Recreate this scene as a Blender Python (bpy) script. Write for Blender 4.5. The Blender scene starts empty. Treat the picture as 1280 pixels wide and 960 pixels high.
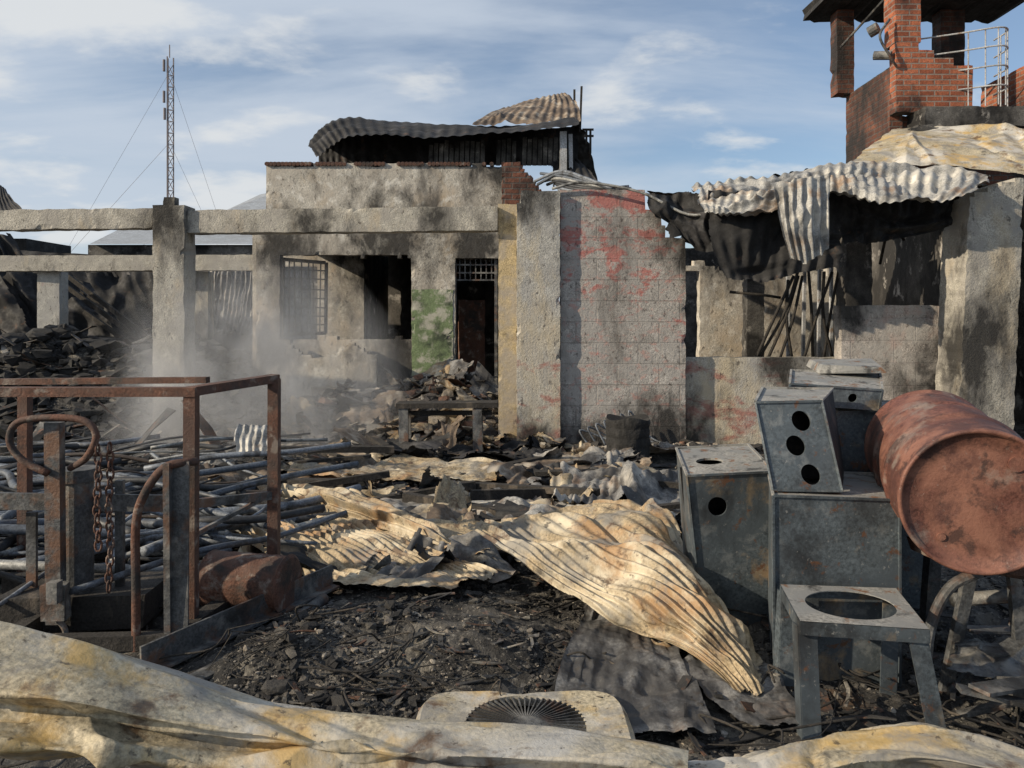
import bpy, math, random
import numpy as np
from mathutils import Vector, Matrix
random.seed(7); np.random.seed(7)
F=960.0; EYE=1.6
def S(px,py,d):   # survey helper: bearing/elevation measured from the photo + real depth in metres
    return ((px-640)/F*d, d, EYE+(400-py)/F*d)
def X(px,d): return (px-640)/F*d
def Z(py,d): return EYE+(400-py)/F*d

# ---------------------------------------------------------------- noise
def _h(i,j,k,s):
    n=(i*374761393+j*668265263+k*1103515245+s*1274126177)&0xffffffff
    n=((n^(n>>13))*1274126177)&0xffffffff
    return ((n^(n>>16))&0xffff)/65535.0
def vn(p,seed=0):
    p=np.asarray(p,float); f=np.floor(p); i=f.astype(np.int64); t=p-f; t=t*t*(3-2*t)
    x,y,z=i[...,0],i[...,1],i[...,2]; a,b,c=t[...,0],t[...,1],t[...,2]; r=0
    for dx in (0,1):
        for dy in (0,1):
            for dz in (0,1):
                w=(a if dx else 1-a)*(b if dy else 1-b)*(c if dz else 1-c)
                r=r+w*_h(x+dx,y+dy,z+dz,seed)
    return r*2-1
def fbm(p,seed=0,o=4):
    p=np.asarray(p,float); r=0;a=1.0
    for k in range(o):
        r=r+a*vn(p*(2**k)+k*17.3,seed+k); a*=.5
    return r/1.9
MOUNDS=[(-1.3,11.2,1.4,.9,.62),(-.35,10.7,.7,.8,.30),(-7.6,13.2,2.2,1.5,1.2),(-4.9,12.8,1.3,1.1,.85),(-11,12.5,2,2,1.0),
        (-.55,3.75,.75,.40,.10),(-.9,8.3,1.6,1,.10),(-3.2,7.4,1.6,1.0,.15),(2.6,4.6,.9,.8,.1),(-2.7,11.6,.6,.6,.3),(1.9,9.0,1.5,.4,.12),(-15,18,4,4,1.2),
        (-.2,3.5,.3,.22,.08),(-1.0,3.45,.3,.2,.07),(-.55,4.2,.4,.25,.06)]
def G(x,y):
    x=np.asarray(x,float); y=np.asarray(y,float)
    p=np.stack([x,y,x*0],-1)
    fade=np.clip((40-np.abs(y-8))/25,0,1)*np.clip((35-np.abs(x))/20,0,1)
    near=np.clip((10-y)/4,0,1)*fade
    z=(.055*fbm(p*1.1,3,3)+.035*fbm(p*5,9,4))*fade+near*(.026*(1-2*np.abs(fbm(p*7,31,3)))+.018*fbm(p*16,35,3))
    for cx,cy,sx,sy,h in MOUNDS:
        g=np.exp(-((x-cx)/sx)**2-((y-cy)/sy)**2)
        z=z+h*g*(1+.25*fbm(p*2.2,21,4))
    return z
def axis(segs):
    out=[segs[0][0]]
    for a,b,st in segs: out+=list(np.arange(a+st,b+st*.5,st))
    return np.array(out)
ys=axis([(-1,2.2,.1),(2.2,5,.016),(5,8,.035),(8,15,.07),(15,24,.25)]); g=ys[-1]; far=[]
st=.4
while g<1500: st*=1.25; g+=st; far.append(g)
ys=np.concatenate([[-60,-20,-5],ys,far])
xm=axis([(-12,-3.2,.09),(-3.2,-1.7,.035),(-1.7,2.6,.018),(2.6,9,.08)]); ex=[];g=0;st=.3
while g<1200: st*=1.3; g+=st; ex.append(g)
ex=np.array(ex); xs=np.concatenate([(-12-ex)[::-1],xm,xm[-1]+ex])
XX,YY=np.meshgrid(xs,ys,indexing='ij'); ZZ=G(XX,YY)
def GI(x,y):
    x=np.asarray(x,float); y=np.asarray(y,float)
    i=np.clip(np.searchsorted(xs,x)-1,0,len(xs)-2); j=np.clip(np.searchsorted(ys,y)-1,0,len(ys)-2)
    a=(x-xs[i])/(xs[i+1]-xs[i]); b=(y-ys[j])/(ys[j+1]-ys[j])
    return ZZ[i,j]*(1-a)*(1-b)+ZZ[i+1,j]*a*(1-b)+ZZ[i,j+1]*(1-a)*b+ZZ[i+1,j+1]*a*b
def Gs(x,y): return float(GI(x,y))

# ---------------------------------------------------------------- mesh builder
BF=np.array([(0,1,3,2),(4,6,7,5),(0,4,5,1),(2,3,7,6),(0,2,6,4),(1,5,7,3)])
HF=np.array([(3,2,1,0),(4,5,6,7),(0,1,5,4),(1,2,6,5),(2,3,7,6),(3,0,4,7)])
class MB:
    def __init__(s): s.v=[]; s.lo=[]; s.ln=[]; s.m=[]; s.n=0
    def add(s,verts,faces,mi=0):
        verts=np.asarray(verts,float).reshape(-1,3); s.v.append(verts)
        if isinstance(faces,np.ndarray):
            s.lo.append(faces.reshape(-1)+s.n); s.ln.append(np.full(len(faces),faces.shape[1])); s.m.append(np.full(len(faces),mi))
        else:
            s.lo.append(np.array([a for f in faces for a in f],dtype=np.int64)+s.n); s.ln.append(np.array([len(f) for f in faces])); s.m.append(np.full(len(faces),mi))
        s.n+=len(verts)
    def box(s,c,size,rot=(0,0,0),mi=0,jit=0):
        a=np.array([[x,y,z] for x in(-.5,.5) for y in(-.5,.5) for z in(-.5,.5)])
        if jit: a=a+np.random.uniform(-jit,jit,a.shape)
        a=a*np.array(size)
        R=np.array(Matrix.Rotation(rot[2],3,'Z')@Matrix.Rotation(rot[1],3,'Y')@Matrix.Rotation(rot[0],3,'X'))
        s.add(a@R.T+np.array(c),BF,mi)
    def hexa(s,p,mi=0): s.add(p,HF,mi)
    def bar(s,a,b,w,h=None,mi=0,up=(0,0,1)):
        h=h or w; a=np.array(a,float); b=np.array(b,float); t=b-a; L=np.linalg.norm(t); t/=L
        u=np.cross(t,up)
        if np.linalg.norm(u)<.05: u=np.cross(t,(0,1,0))
        u/=np.linalg.norm(u); n=np.cross(u,t)
        P=[]
        for q in (a,b):
            for (i,j) in((-1,-1),(1,-1),(1,1),(-1,1)): P.append(q+u*i*w/2+n*j*h/2)
        s.add(P,HF,mi)
    def tube(s,pts,r,mi=0,n=8,res=6,caps=True,curved=True):
        P=np.asarray(pts,float)
        if curved and len(P)>2: P=cr(P,np.linspace(0,len(P)-1,(len(P)-1)*res+1))
        T=np.gradient(P,axis=0); T/=np.linalg.norm(T,axis=1)[:,None]+1e-9
        u=np.cross(T[0],(0,0,1))
        if np.linalg.norm(u)<.1: u=np.cross(T[0],(1,0,0))
        V=[]; rr=r if hasattr(r,'__len__') else [r]*len(P)
        if len(rr)!=len(P): rr=np.interp(np.linspace(0,1,len(P)),np.linspace(0,1,len(rr)),rr)
        th=2*math.pi*np.arange(n)/n; ct,st_=np.cos(th)[:,None],np.sin(th)[:,None]
        for k in range(len(P)):
            u=u-T[k]*np.dot(u,T[k]); u/=np.linalg.norm(u)+1e-9; w=np.cross(T[k],u)
            V.append(P[k]+rr[k]*(ct*u+st_*w))
        Fc=[]
        for k in range(len(P)-1):
            for a in range(n):
                b=(a+1)%n; Fc.append((k*n+a,k*n+b,(k+1)*n+b,(k+1)*n+a))
        if caps: Fc.append(tuple(range(n))[::-1]); Fc.append(tuple((len(P)-1)*n+a for a in range(n)))
        s.add(np.concatenate(V),Fc,mi)
    def plate(s,c4,holes=(),mi=0,n=28,lip=.012):
        c=[np.array(q,float) for q in c4]
        def B(u,v): return c[0]*(1-u)*(1-v)+c[1]*u*(1-v)+c[2]*u*v+c[3]*(1-u)*v
        nm=np.cross(c[1]-c[0],c[3]-c[0]); nm/=np.linalg.norm(nm)
        if not holes: s.add([B(0,0),B(1,0),B(1,1),B(0,1)],[(0,1,2,3)],mi); return
        for (u0,v0,u1,v1,cu,cv,ru,rv) in holes:
            angs=[2*math.pi*k/n for k in range(n)]
            for (uu,vv) in((u0,v0),(u1,v0),(u1,v1),(u0,v1)): angs.append(math.atan2(vv-cv,uu-cu)%(2*math.pi))
            angs=sorted(angs); m=len(angs); V=[]
            for a in angs: V.append(B(cu+ru*math.cos(a),cv+rv*math.sin(a)))
            for a in angs:
                dx,dy=math.cos(a),math.sin(a); t=9
                if dx>1e-9:t=min(t,(u1-cu)/dx)
                if dx<-1e-9:t=min(t,(u0-cu)/dx)
                if dy>1e-9:t=min(t,(v1-cv)/dy)
                if dy<-1e-9:t=min(t,(v0-cv)/dy)
                V.append(B(cu+dx*t,cv+dy*t))
            for k in range(m): V.append(V[k]-nm*lip)
            Fc=[(m+k,m+(k+1)%m,(k+1)%m,k) for k in range(m)]+[(k,(k+1)%m,2*m+(k+1)%m,2*m+k) for k in range(m)]
            s.add(V,Fc,mi)
    def sheet(s,grid,waves=10,amp=.018,crump=.02,cs=3.,mi=0,nu=None,nv=40,jag=.0,seed=0,hole=0,lin=False,folds=0,fh=.05,drape=None,fw=.12):
        g=np.asarray(grid,float)
        R,C=g.shape[:2]; nu=nu or int(max(24,waves*8))
        a=cr(g.transpose(1,0,2).reshape(C,-1),np.linspace(0,C-1,nu)).reshape(nu,R,3).transpose(1,0,2)
        if lin:
            t=np.linspace(0,R-1,nv); i=np.minimum(t.astype(int),R-2); f=(t-i)[:,None,None]; a=a[i]*(1-f)+a[i+1]*f
        else: a=cr(a.reshape(R,-1),np.linspace(0,R-1,nv)).reshape(nv,nu,3)
        du=np.gradient(a,axis=1); dv=np.gradient(a,axis=0); nm=np.cross(du,dv); nm/=np.linalg.norm(nm,axis=2)[...,None]+1e-9
        u=np.linspace(0,1,nu)[None,:]; v=np.linspace(0,1,nv)[:,None]
        q=np.stack([u*2+0*v,v*2+0*u,0*u*v],-1)
        ph=2*math.pi*waves*u+1.1*fbm(q*1.3,seed+5,3)
        am=amp*np.clip(.95+1.7*fbm(q*2.3,seed+11,3),.1,1.5)
        cz=fbm(a*cs,seed,4); rd=1-np.abs(fbm(a*cs*.8+5,seed+3,3))*2
        D=am*np.sin(ph)+crump*cz+crump*.9*rd
        rs=random.Random(seed*7+1)
        for _ in range(folds):
            th=rs.uniform(0,math.pi); cu,cv=rs.random(),rs.random(); w=rs.uniform(.5,1.6)*fw
            dd=np.abs((u-cu)*math.cos(th)+(v-cv)*math.sin(th)+.04*fbm(q*2,seed+60,2))
            al=np.clip(1-np.abs(-(u-cu)*math.sin(th)+(v-cv)*math.cos(th))/rs.uniform(.25,.7),0,1)
            D=D+fh*rs.choice([-1,1,1])*rs.uniform(.4,1.)*np.clip(1-dd/w,0,1)*al
        a=a+nm*D[...,None]
        a=a+crump*.5*np.stack([fbm(a*cs+9,seed+7,2),fbm(a*cs+19,seed+8,2),fbm(a*cs+29,seed+9,2)],-1)
        if drape is not None:
            fl=GI(a[...,0],a[...,1])+drape; a[...,2]=np.where(a[...,2]<fl,fl+(a[...,2]-fl)*.12,a[...,2])
        keep=np.ones((nv-1,nu-1),bool)
        if jag:
            uc=np.linspace(0,1,nu-1)[None,:]; vc=np.linspace(0,1,nv-1)[:,None]
            e=np.minimum(np.minimum(uc,1-uc)*1.0+0*vc,np.minimum(vc,1-vc)+0*uc)
            nn=fbm(np.stack([uc*7+0*vc,vc*7+0*uc,0*uc*vc+seed],-1),seed,3)
            keep=e>jag*(nn+.15)
        if hole:
            nn=fbm(a[:-1,:-1]*4.5,seed+40,3); keep&=nn<hole
        I=np.arange(nv*nu).reshape(nv,nu)
        s.add(a.reshape(-1,3),np.stack([I[:-1,:-1],I[:-1,1:],I[1:,1:],I[1:,:-1]],-1)[keep],mi)
    def wall(s,O,ang,L,z0,z1,th,keep=None,cell=.06,jit=.004,ej=.010,mi=0,lean=(0,0)):
        nx=max(1,int(round(L/cell))); nz=max(1,int(round((z1-z0)/cell)))
        K=np.ones((nx,nz),bool); cu,sn=math.cos(ang),math.sin(ang)
        if keep:
            for i in range(nx):
                for j in range(nz): K[i,j]=keep((i+.5)*L/nx,z0+(j+.5)*(z1-z0)/nz)
        i,j=np.meshgrid(np.arange(nx+1),np.arange(nz+1),indexing='ij')
        Kp=np.pad(K,1).astype(int); cnt=Kp[:-1,:-1]+Kp[1:,:-1]+Kp[:-1,1:]+Kp[1:,1:]
        u=i*L/nx; z=z0+j*(z1-z0)/nz; V=[]
        for side in (0,1):
            q=np.stack([u+O[0],z,0*u+O[1]+side*3.1],-1)
            jj=jit+(cnt<4)*ej
            chip=np.clip(fbm(q*6,41,3)-.35,0,1)*(cnt<4)*.12
            uu=u+jj*fbm(q*9,1,3); zz=z+jj*fbm(q*9,2,3)-chip*(j==nz); nn=side*th+jit*fbm(q*6,3,3)+(cnt<4)*(1 if side==0 else -1)*(ej*.6*np.abs(fbm(q*12,4,2))+chip)
            uu=uu+chip*((i==0)*1.-(i==nx)*1.)
            h=(z-z0)
            V.append(np.stack([O[0]+uu*cu-nn*sn+lean[0]*h,O[1]+uu*sn+nn*cu+lean[1]*h,zz],-1).reshape(-1,3))
        N=(nx+1)*(nz+1); Id=lambda a,b:a*(nz+1)+b; Fc=[]
        for a in range(nx):
            for b in range(nz):
                if not K[a,b]: continue
                p,q,r,t=Id(a,b),Id(a+1,b),Id(a+1,b+1),Id(a,b+1)
                Fc+=[(p,q,r,t),(t+N,r+N,q+N,p+N)]
                if a==0 or not K[a-1,b]: Fc.append((p,t,t+N,p+N))
                if a==nx-1 or not K[a+1,b]: Fc.append((q,q+N,r+N,r))
                if b==0 or not K[a,b-1]: Fc.append((p,p+N,q+N,q))
                if b==nz-1 or not K[a,b+1]: Fc.append((t,r,r+N,t+N))
        s.add(np.concatenate(V),np.array(Fc),mi)
    def obj(s,name,mats,parent=None,smooth=False):
        me=bpy.data.meshes.new(name); V=np.concatenate(s.v); lo=np.concatenate(s.lo); ln=np.concatenate(s.ln); m=np.concatenate(s.m)
        me.vertices.add(len(V)); me.vertices.foreach_set('co',V.astype(np.float32).ravel())
        me.loops.add(len(lo)); me.loops.foreach_set('vertex_index',lo.astype(np.int32))
        me.polygons.add(len(ln)); me.polygons.foreach_set('loop_start',(np.cumsum(ln)-ln).astype(np.int32))
        for q in (mats if isinstance(mats,(list,tuple)) else [mats]): me.materials.append(q)
        me.polygons.foreach_set('material_index',m.astype(np.int32))
        me.polygons.foreach_set('use_smooth',np.full(len(ln),smooth)); me.update(calc_edges=True); me.validate()
        o=bpy.data.objects.new(name,me); bpy.context.scene.collection.objects.link(o)
        if parent: o.parent=parent
        return o
def cr(P,t):
    P=np.asarray(P,float); n=len(P)
    if n==1: return np.repeat(P,len(t),0)
    Q=np.vstack([2*P[0]-P[1],P,2*P[-1]-P[-2]])
    i=np.minimum(np.floor(t).astype(int),n-2); f=(t-i)[:,None]
    a,b,c,d=Q[i],Q[i+1],Q[i+2],Q[i+3]
    return .5*((2*b)+(-a+c)*f+(2*a-5*b+4*c-d)*f*f+(-a+3*b-3*c+d)*f**3)
def empty(name):
    e=bpy.data.objects.new(name,None); bpy.context.scene.collection.objects.link(e); return e

# ---------------------------------------------------------------- materials
SOOT=(.014,.013,.012)
def M(name,base,layers=(),rough=.85,metal=0.,bump=.3,bs=25,brick=None,bdist=.015,vary=.35,vs=6,ir=None,spots=(),fine=.5,big=.5):
    m=bpy.data.materials.new(name); m.use_nodes=True; nt=m.node_tree; N=nt.nodes; L=nt.links
    b=N['Principled BSDF']; b.inputs['Roughness'].default_value=rough; b.inputs['Metallic'].default_value=metal
    tc=N.new('ShaderNodeTexCoord').outputs['Object']
    def noise(sc,det=8,st=(1,1,1),off=0,dist=0):
        mp=N.new('ShaderNodeMapping'); mp.inputs['Scale'].default_value=st; mp.inputs['Location'].default_value=(off,off*.7,off*.3)
        L.new(tc,mp.inputs[0]); n=N.new('ShaderNodeTexNoise'); n.inputs['Scale'].default_value=sc; n.inputs['Detail'].default_value=det
        n.inputs['Roughness'].default_value=.66; n.inputs['Distortion'].default_value=dist; L.new(mp.outputs[0],n.inputs['Vector']); return n.outputs['Fac']
    def ramp(f,lo,hi,a=0.,c=1.):
        r=N.new('ShaderNodeMapRange'); r.inputs[1].default_value=lo; r.inputs[2].default_value=hi; r.inputs[3].default_value=a; r.inputs[4].default_value=c; L.new(f,r.inputs[0]); return r.outputs[0]
    def math_(op,a,b_):
        x=N.new('ShaderNodeMath'); x.operation=op
        for k,q in((0,a),(1,b_)):
            if isinstance(q,(int,float)): x.inputs[k].default_value=q
            else: L.new(q,x.inputs[k])
        return x.outputs[0]
    def mix(f,A,B,bt='MIX'):
        x=N.new('ShaderNodeMix'); x.data_type='RGBA'; x.blend_type=bt
        if isinstance(f,float): x.inputs[0].default_value=f
        else: L.new(f,x.inputs[0])
        for k,q in((6,A),(7,B)):
            if isinstance(q,tuple): x.inputs[k].default_value=(*q,1)
            else: L.new(q,x.inputs[k])
        return x.outputs[2]
    col=base
    if ir:
        g=N.new('ShaderNodeNewGeometry'); cr_=N.new('ShaderNodeValToRGB'); cr_.color_ramp.interpolation='CONSTANT'
        e=cr_.color_ramp.elements; e[0].position=0; e[0].color=(*ir[0][1],1); e[1].position=ir[1][0]; e[1].color=(*ir[1][1],1)
        for p,c in ir[2:]: k=e.new(p); k.color=(*c,1)
        L.new(g.outputs['Random Per Island'],cr_.inputs[0]); col=cr_.outputs[0]
    if vary:
        v=mix(ramp(noise(vs,9,off=1.3),.33,.67),tuple([1-vary]*3),tuple([1+vary*.35]*3)); col=mix(1.,col,v,'MULTIPLY')
    if fine:
        v=mix(ramp(noise(70,6,off=2.3),.36,.6),tuple([1-fine]*3),(1.08,1.08,1.08)); col=mix(1.,col,v,'MULTIPLY')
    mort=None
    if brick:
        sx=N.new('ShaderNodeSeparateXYZ'); L.new(tc,sx.inputs[0]); ad=math_('ADD',sx.outputs[0],sx.outputs[1])
        cb=N.new('ShaderNodeCombineXYZ'); L.new(ad,cb.inputs[0]); L.new(sx.outputs[2],cb.inputs[1])
        bt=N.new('ShaderNodeTexBrick'); bt.inputs['Scale'].default_value=1; bt.inputs['Brick Width'].default_value=brick[0]; bt.inputs['Row Height'].default_value=brick[1]
        bt.inputs['Mortar Size'].default_value=brick[2]; bt.inputs['Mortar Smooth'].default_value=.3
        bt.inputs['Color1'].default_value=(*brick[3],1); bt.inputs['Color2'].default_value=(*brick[4],1); bt.inputs['Mortar'].default_value=(1,1,1,1)
        L.new(cb.outputs[0],bt.inputs['Vector']); mort=bt.outputs['Fac']
        col=mix(1.,col,bt.outputs['Color'],'MULTIPLY'); col=mix(ramp(mort,0,1,0,brick[6]),col,brick[5])
    for k,ly in enumerate(layers):
        c,sc,th,soft=ly[:4]; st=ly[4] if len(ly)>4 else (1,1,1); amt=ly[5] if len(ly)>5 else 1.
        zr=ly[6] if len(ly)>6 else None
        f=noise(sc,12,st,off=3.7*(k+1)+len(name),dist=.25)
        if zr:
            s2=N.new('ShaderNodeSeparateXYZ'); L.new(tc,s2.inputs[0]); f=math_('ADD',f,ramp(s2.outputs[2],zr[0],zr[1],zr[2],zr[3]))
        col=mix(ramp(f,th-soft,th+soft,0.,amt),col,c)
    if spots:
        nz=noise(3.2,10,st=(1,1,.6),off=6,dist=.3); tot=None
        for (x,y,z,r) in spots:
            mp=N.new('ShaderNodeMapping'); mp.inputs['Scale'].default_value=(1/r,1/r,1/(r*1.25)); mp.inputs['Location'].default_value=(-x/r,-y/r,-z/(r*1.25)); L.new(tc,mp.inputs[0])
            vl=N.new('ShaderNodeVectorMath'); vl.operation='LENGTH'; L.new(mp.outputs[0],vl.inputs[0])
            f=ramp(vl.outputs['Value'],0,1.5,.9,0); tot=f if tot is None else math_('MAXIMUM',tot,f)
        f=math_('ADD',tot,math_('MULTIPLY',nz,1.9)); col=mix(ramp(f,1.15,1.65,0.,.93),col,SOOT)
    if isinstance(col,tuple): b.inputs['Base Color'].default_value=(*col,1)
    else: L.new(col,b.inputs['Base Color'])
    rr=ramp(noise(9,6,off=8),.3,.7,max(0,rough-.15),min(1,rough+.12)); L.new(rr,b.inputs['Roughness'])
    if bump:
        h=noise(bs,10,off=.4); h2=noise(bs*.2,6,off=5)
        hh=math_('ADD',math_('MULTIPLY',h2,big),h)
        if mort is not None: hh=math_('ADD',hh,math_('MULTIPLY',mort,-.8))
        bp=N.new('ShaderNodeBump'); bp.inputs['Strength'].default_value=bump; bp.inputs['Distance'].default_value=bdist; L.new(hh,bp.inputs['Height']); L.new(bp.outputs[0],b.inputs['Normal'])
    return m
conc=M('scorched_concrete',(.52,.49,.42),[((.33,.31,.275),3,.52,.07),((.56,.45,.29),1.7,.61,.06,(1,1,.5),.5),((.06,.055,.05),2.6,.61,.08,(1,1,.35),.8),((.04,.035,.03),14,.64,.04,(1,1,.6),.8)],bump=.7,bs=40,
       spots=[(-4.2,9.9,0,.8),(-4.5,10,3.0,.4),(-.9,9.7,2.9,.3),(5.1,8.5,1.2,.6),(-2.6,9.8,2.75,.3)])
conc_pale=M('pale_concrete',(.54,.525,.48),[((.35,.34,.32),4,.52,.08),((.58,.47,.29),1.5,.60,.08,(1,1,.4),.6,(0,1.2,.12,0)),((.34,.12,.095),2.2,.62,.05,(1,1,2),.75,(.5,1.6,.08,-.05)),(SOOT,2.5,.64,.07,(1,1,.35),.88),((.07,.06,.055),17,.63,.04,(1,1,.6),.8)],bump=.7,bs=40,
       spots=[(3.5,9.75,1.1,.35),(.3,9.5,3.1,.35),(-7,16.6,1,1),(2.3,9.7,.0,.5),(.2,9.5,.1,.3)])
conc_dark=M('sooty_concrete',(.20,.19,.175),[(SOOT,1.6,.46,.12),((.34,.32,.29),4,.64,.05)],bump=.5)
block=M('painted_blockwork',(.54,.51,.47),[((.36,.34,.315),3.5,.52,.06),((.42,.12,.10),2.6,.565,.03,(1,1,1.6),.8,(1.0,3.2,-.10,.045)),((.46,.24,.20),7,.58,.04,(1,1,1.5),.6),((.10,.09,.08),1.7,.60,.08,(1,1,.5),.85),((.07,.06,.055),18,.61,.04,(1,1,.7),.8)],
        brick=(.52,.262,.010,(1,1,1),(.86,.85,.84),(.22,.20,.18),.7),bump=.6,bs=32,spots=[(2.25,9.6,2.6,.5),(1.9,9.6,-.1,.65),(.9,9.6,0,.35),(1.2,9.6,3.4,.2)])
block_pink=M('pale_blockwork',(.54,.49,.44),[((.39,.365,.33),4,.52,.07),((.44,.27,.22),2.4,.60,.06,(1,1,1),.5),(SOOT,1.7,.61,.08,(1,1,.6),.85),((.09,.08,.07),18,.62,.04,(1,1,1),.8)],brick=(.52,.27,.009,(1,1,1),(.9,.9,.89),(.24,.21,.2),.55),bump=.55,bs=28,spots=[(4.0,9.2,1.8,.35),(5.1,9.2,.8,.5)])
plaster=M('old_plaster',(.62,.58,.50),[((.45,.41,.35),2.2,.5,.07),((.52,.39,.24),1.3,.58,.07,(1,1,.6),.55),((.72,.69,.62),5,.58,.04,(1,1,1),.7),((.06,.055,.05),1.3,.59,.08,(1,1,.5),.88),((.08,.07,.06),15,.62,.04,(1,1,.6),.8)],bump=.6,bs=30,
       spots=[(-2.0,12.5,2.8,.8),(-.55,12.5,2.8,.65),(-3.75,12.5,2.8,.5),(-.1,12.5,4.1,.7),(-1.7,12.5,.9,.8),(-3.9,12.5,1,.6),(-2.4,14.6,2.8,1.2),(3.4,12.3,2.6,.5)])
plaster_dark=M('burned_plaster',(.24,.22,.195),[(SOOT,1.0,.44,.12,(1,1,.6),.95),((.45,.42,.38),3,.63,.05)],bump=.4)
green=M('green_paint',(.20,.27,.13),[((.42,.41,.34),4,.53,.05),((.04,.055,.03),2.4,.58,.06)],bump=.4,rough=.7)
black=M('charred_surface',(.022,.021,.020),[((.06,.057,.054),3,.6,.1),((.15,.13,.11),9,.70,.05)],bump=.6,rough=.9)
brick=M('red_brick',(.56,.18,.085),[((.36,.27,.21),5,.66,.05,(1,1,1),.4),(SOOT,1.1,.60,.08,(1,1,.6),.9)],brick=(.24,.085,.012,(1,1,1),(.55,.48,.45),(.24,.20,.17),.95),bump=.7,bs=30,spots=[(6.0,12,4.7,.4),(6.2,12,7.0,.4),(8.4,12,6.9,.5)])
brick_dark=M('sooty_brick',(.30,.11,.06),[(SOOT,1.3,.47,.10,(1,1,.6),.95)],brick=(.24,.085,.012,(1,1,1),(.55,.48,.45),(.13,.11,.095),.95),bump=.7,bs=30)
ground_m=M('ash_ground',(.045,.042,.038),[((.13,.12,.105),2.2,.51,.06),((.018,.017,.016),3,.53,.05),((.22,.20,.165),5,.58,.04,(1,1,1),.8),((.12,.075,.045),2.3,.62,.04,(1,1,1),.8),((.36,.33,.28),45,.60,.03,(1,1,1),.7)],bump=1.,bs=50,bdist=.035,rough=.95)
char=M('charcoal',(.02,.019,.018),bump=.9,bs=60,rough=.9,fine=0,ir=[(0,(.014,.013,.013)),(.30,(.030,.028,.026)),(.54,(.06,.055,.049)),(.74,(.11,.10,.085)),(.88,(.19,.165,.135)),(.96,(.34,.30,.245))])
rubble=M('masonry_rubble',(.3,.27,.23),[((.04,.036,.033),5,.54,.07,(1,1,1),.8)],bump=.8,bs=30,ir=[(0,(.04,.037,.034)),(.28,(.15,.13,.11)),(.48,(.33,.28,.22)),(.66,(.46,.39,.30)),(.82,(.26,.14,.09)),(.89,(.55,.50,.43))])
scrap_ir=M('burned_scrap',(.2,.2,.2),[((.03,.028,.026),6,.52,.06,(1,1,1),.8),((.18,.08,.04),9,.6,.05,(1,1,1),.6)],bump=.4,rough=.75,metal=.1,ir=[(0,(.025,.024,.023)),(.4,(.07,.068,.065)),(.6,(.14,.135,.13)),(.75,(.26,.24,.20)),(.86,(.12,.06,.035)),(.94,(.38,.35,.30))])
cream=M('burned_corrugated',(.44,.345,.215),[((.60,.52,.38),2.2,.55,.06),((.34,.19,.08),2.4,.56,.05,(1,1,1),.75),((.22,.205,.18),3.4,.56,.05,(1,1,1),.85),((.10,.055,.03),8,.60,.04,(1,1,1),.85),((.04,.034,.03),2.6,.61,.04,(1,1,1),.88),((.06,.05,.04),22,.61,.03,(1,1,1),.75)],rough=.7,metal=.05,bump=.35,bs=45)
yellowish=M('scorched_cladding',(.56,.48,.33),[((.56,.53,.47),1.9,.53,.07),((.52,.34,.11),2.6,.57,.05,(1,1,1),.8),((.24,.23,.21),3.4,.57,.05,(1,1,1),.85),((.12,.065,.03),6,.61,.04,(1,1,1),.85),((.03,.028,.025),3,.66,.04,(1,1,1),.9),((.06,.045,.03),28,.63,.03,(1,1,1),.8)],rough=.6,metal=.08,bump=.3,bs=40)
greysheet=M('grey_corrugated',(.25,.245,.235),[((.44,.41,.36),2.4,.56,.06),((.22,.13,.07),2.4,.60,.05,(1,1,1),.7),((.045,.043,.042),2.6,.52,.06,(1,1,1),.92),((.05,.04,.03),20,.62,.03,(1,1,1),.7)],rough=.65,metal=.15,bump=.3,bs=45)
palegrey=M('pale_grey_corrugated',(.40,.395,.375),[((.55,.52,.46),2.4,.56,.06),((.24,.14,.07),2.8,.60,.05,(1,1,1),.7),((.09,.085,.08),2.6,.58,.06,(1,1,1),.85)],rough=.6,metal=.15,bump=.3,bs=45)
blacksheet=M('charred_corrugated',(.018,.0175,.018),[((.055,.053,.055),2,.60,.06),((.10,.055,.035),3,.66,.05)],rough=.8,metal=.0,bump=.4)
rustsheet=M('rusty_roofing',(.26,.19,.13),[((.40,.35,.28),3,.55,.06),((.08,.06,.045),2.3,.53,.07)],rough=.75,metal=.05,bump=.3)
rust=M('rusted_steel',(.17,.078,.05),[((.10,.058,.044),5,.52,.07),((.30,.26,.22),9,.60,.04,(1,1,1),.65),((.04,.034,.03),4,.57,.06)],rough=.8,metal=.1,bump=.5,bs=80)
drum_m=M('rusted_drum',(.185,.075,.054),[((.27,.125,.085),3.2,.54,.07),((.10,.045,.036),5,.54,.06),((.27,.225,.19),3.5,.59,.04,(1,1,1),.65),((.045,.027,.024),8,.59,.04,(1,1,1),.8),((.34,.29,.25),30,.66,.03,(1,1,1),.5)],rough=.6,metal=.15,bump=.35,bs=90,bdist=.008)
steel=M('scorched_steel',(.12,.124,.126),[((.24,.23,.21),5,.55,.06),((.16,.08,.045),5,.57,.05,(1,1,1),.85),((.03,.029,.028),3.4,.57,.06)],rough=.62,metal=.25,bump=.35,bs=70)
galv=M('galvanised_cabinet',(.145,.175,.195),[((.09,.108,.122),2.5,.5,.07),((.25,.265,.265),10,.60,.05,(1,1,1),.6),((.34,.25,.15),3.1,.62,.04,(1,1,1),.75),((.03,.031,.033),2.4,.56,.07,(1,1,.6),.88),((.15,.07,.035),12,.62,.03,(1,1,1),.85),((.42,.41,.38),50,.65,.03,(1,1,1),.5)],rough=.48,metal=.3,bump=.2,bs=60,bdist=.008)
galv_top=M('dusty_cabinet_top',(.40,.385,.35),[((.24,.24,.23),4,.5,.07),((.06,.06,.058),8,.60,.05),((.20,.10,.05),12,.62,.04)],rough=.75,metal=.1,bump=.3,bs=70,bdist=.008)  # paler than the cabinet fronts and sides, also on lid and stand top
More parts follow.
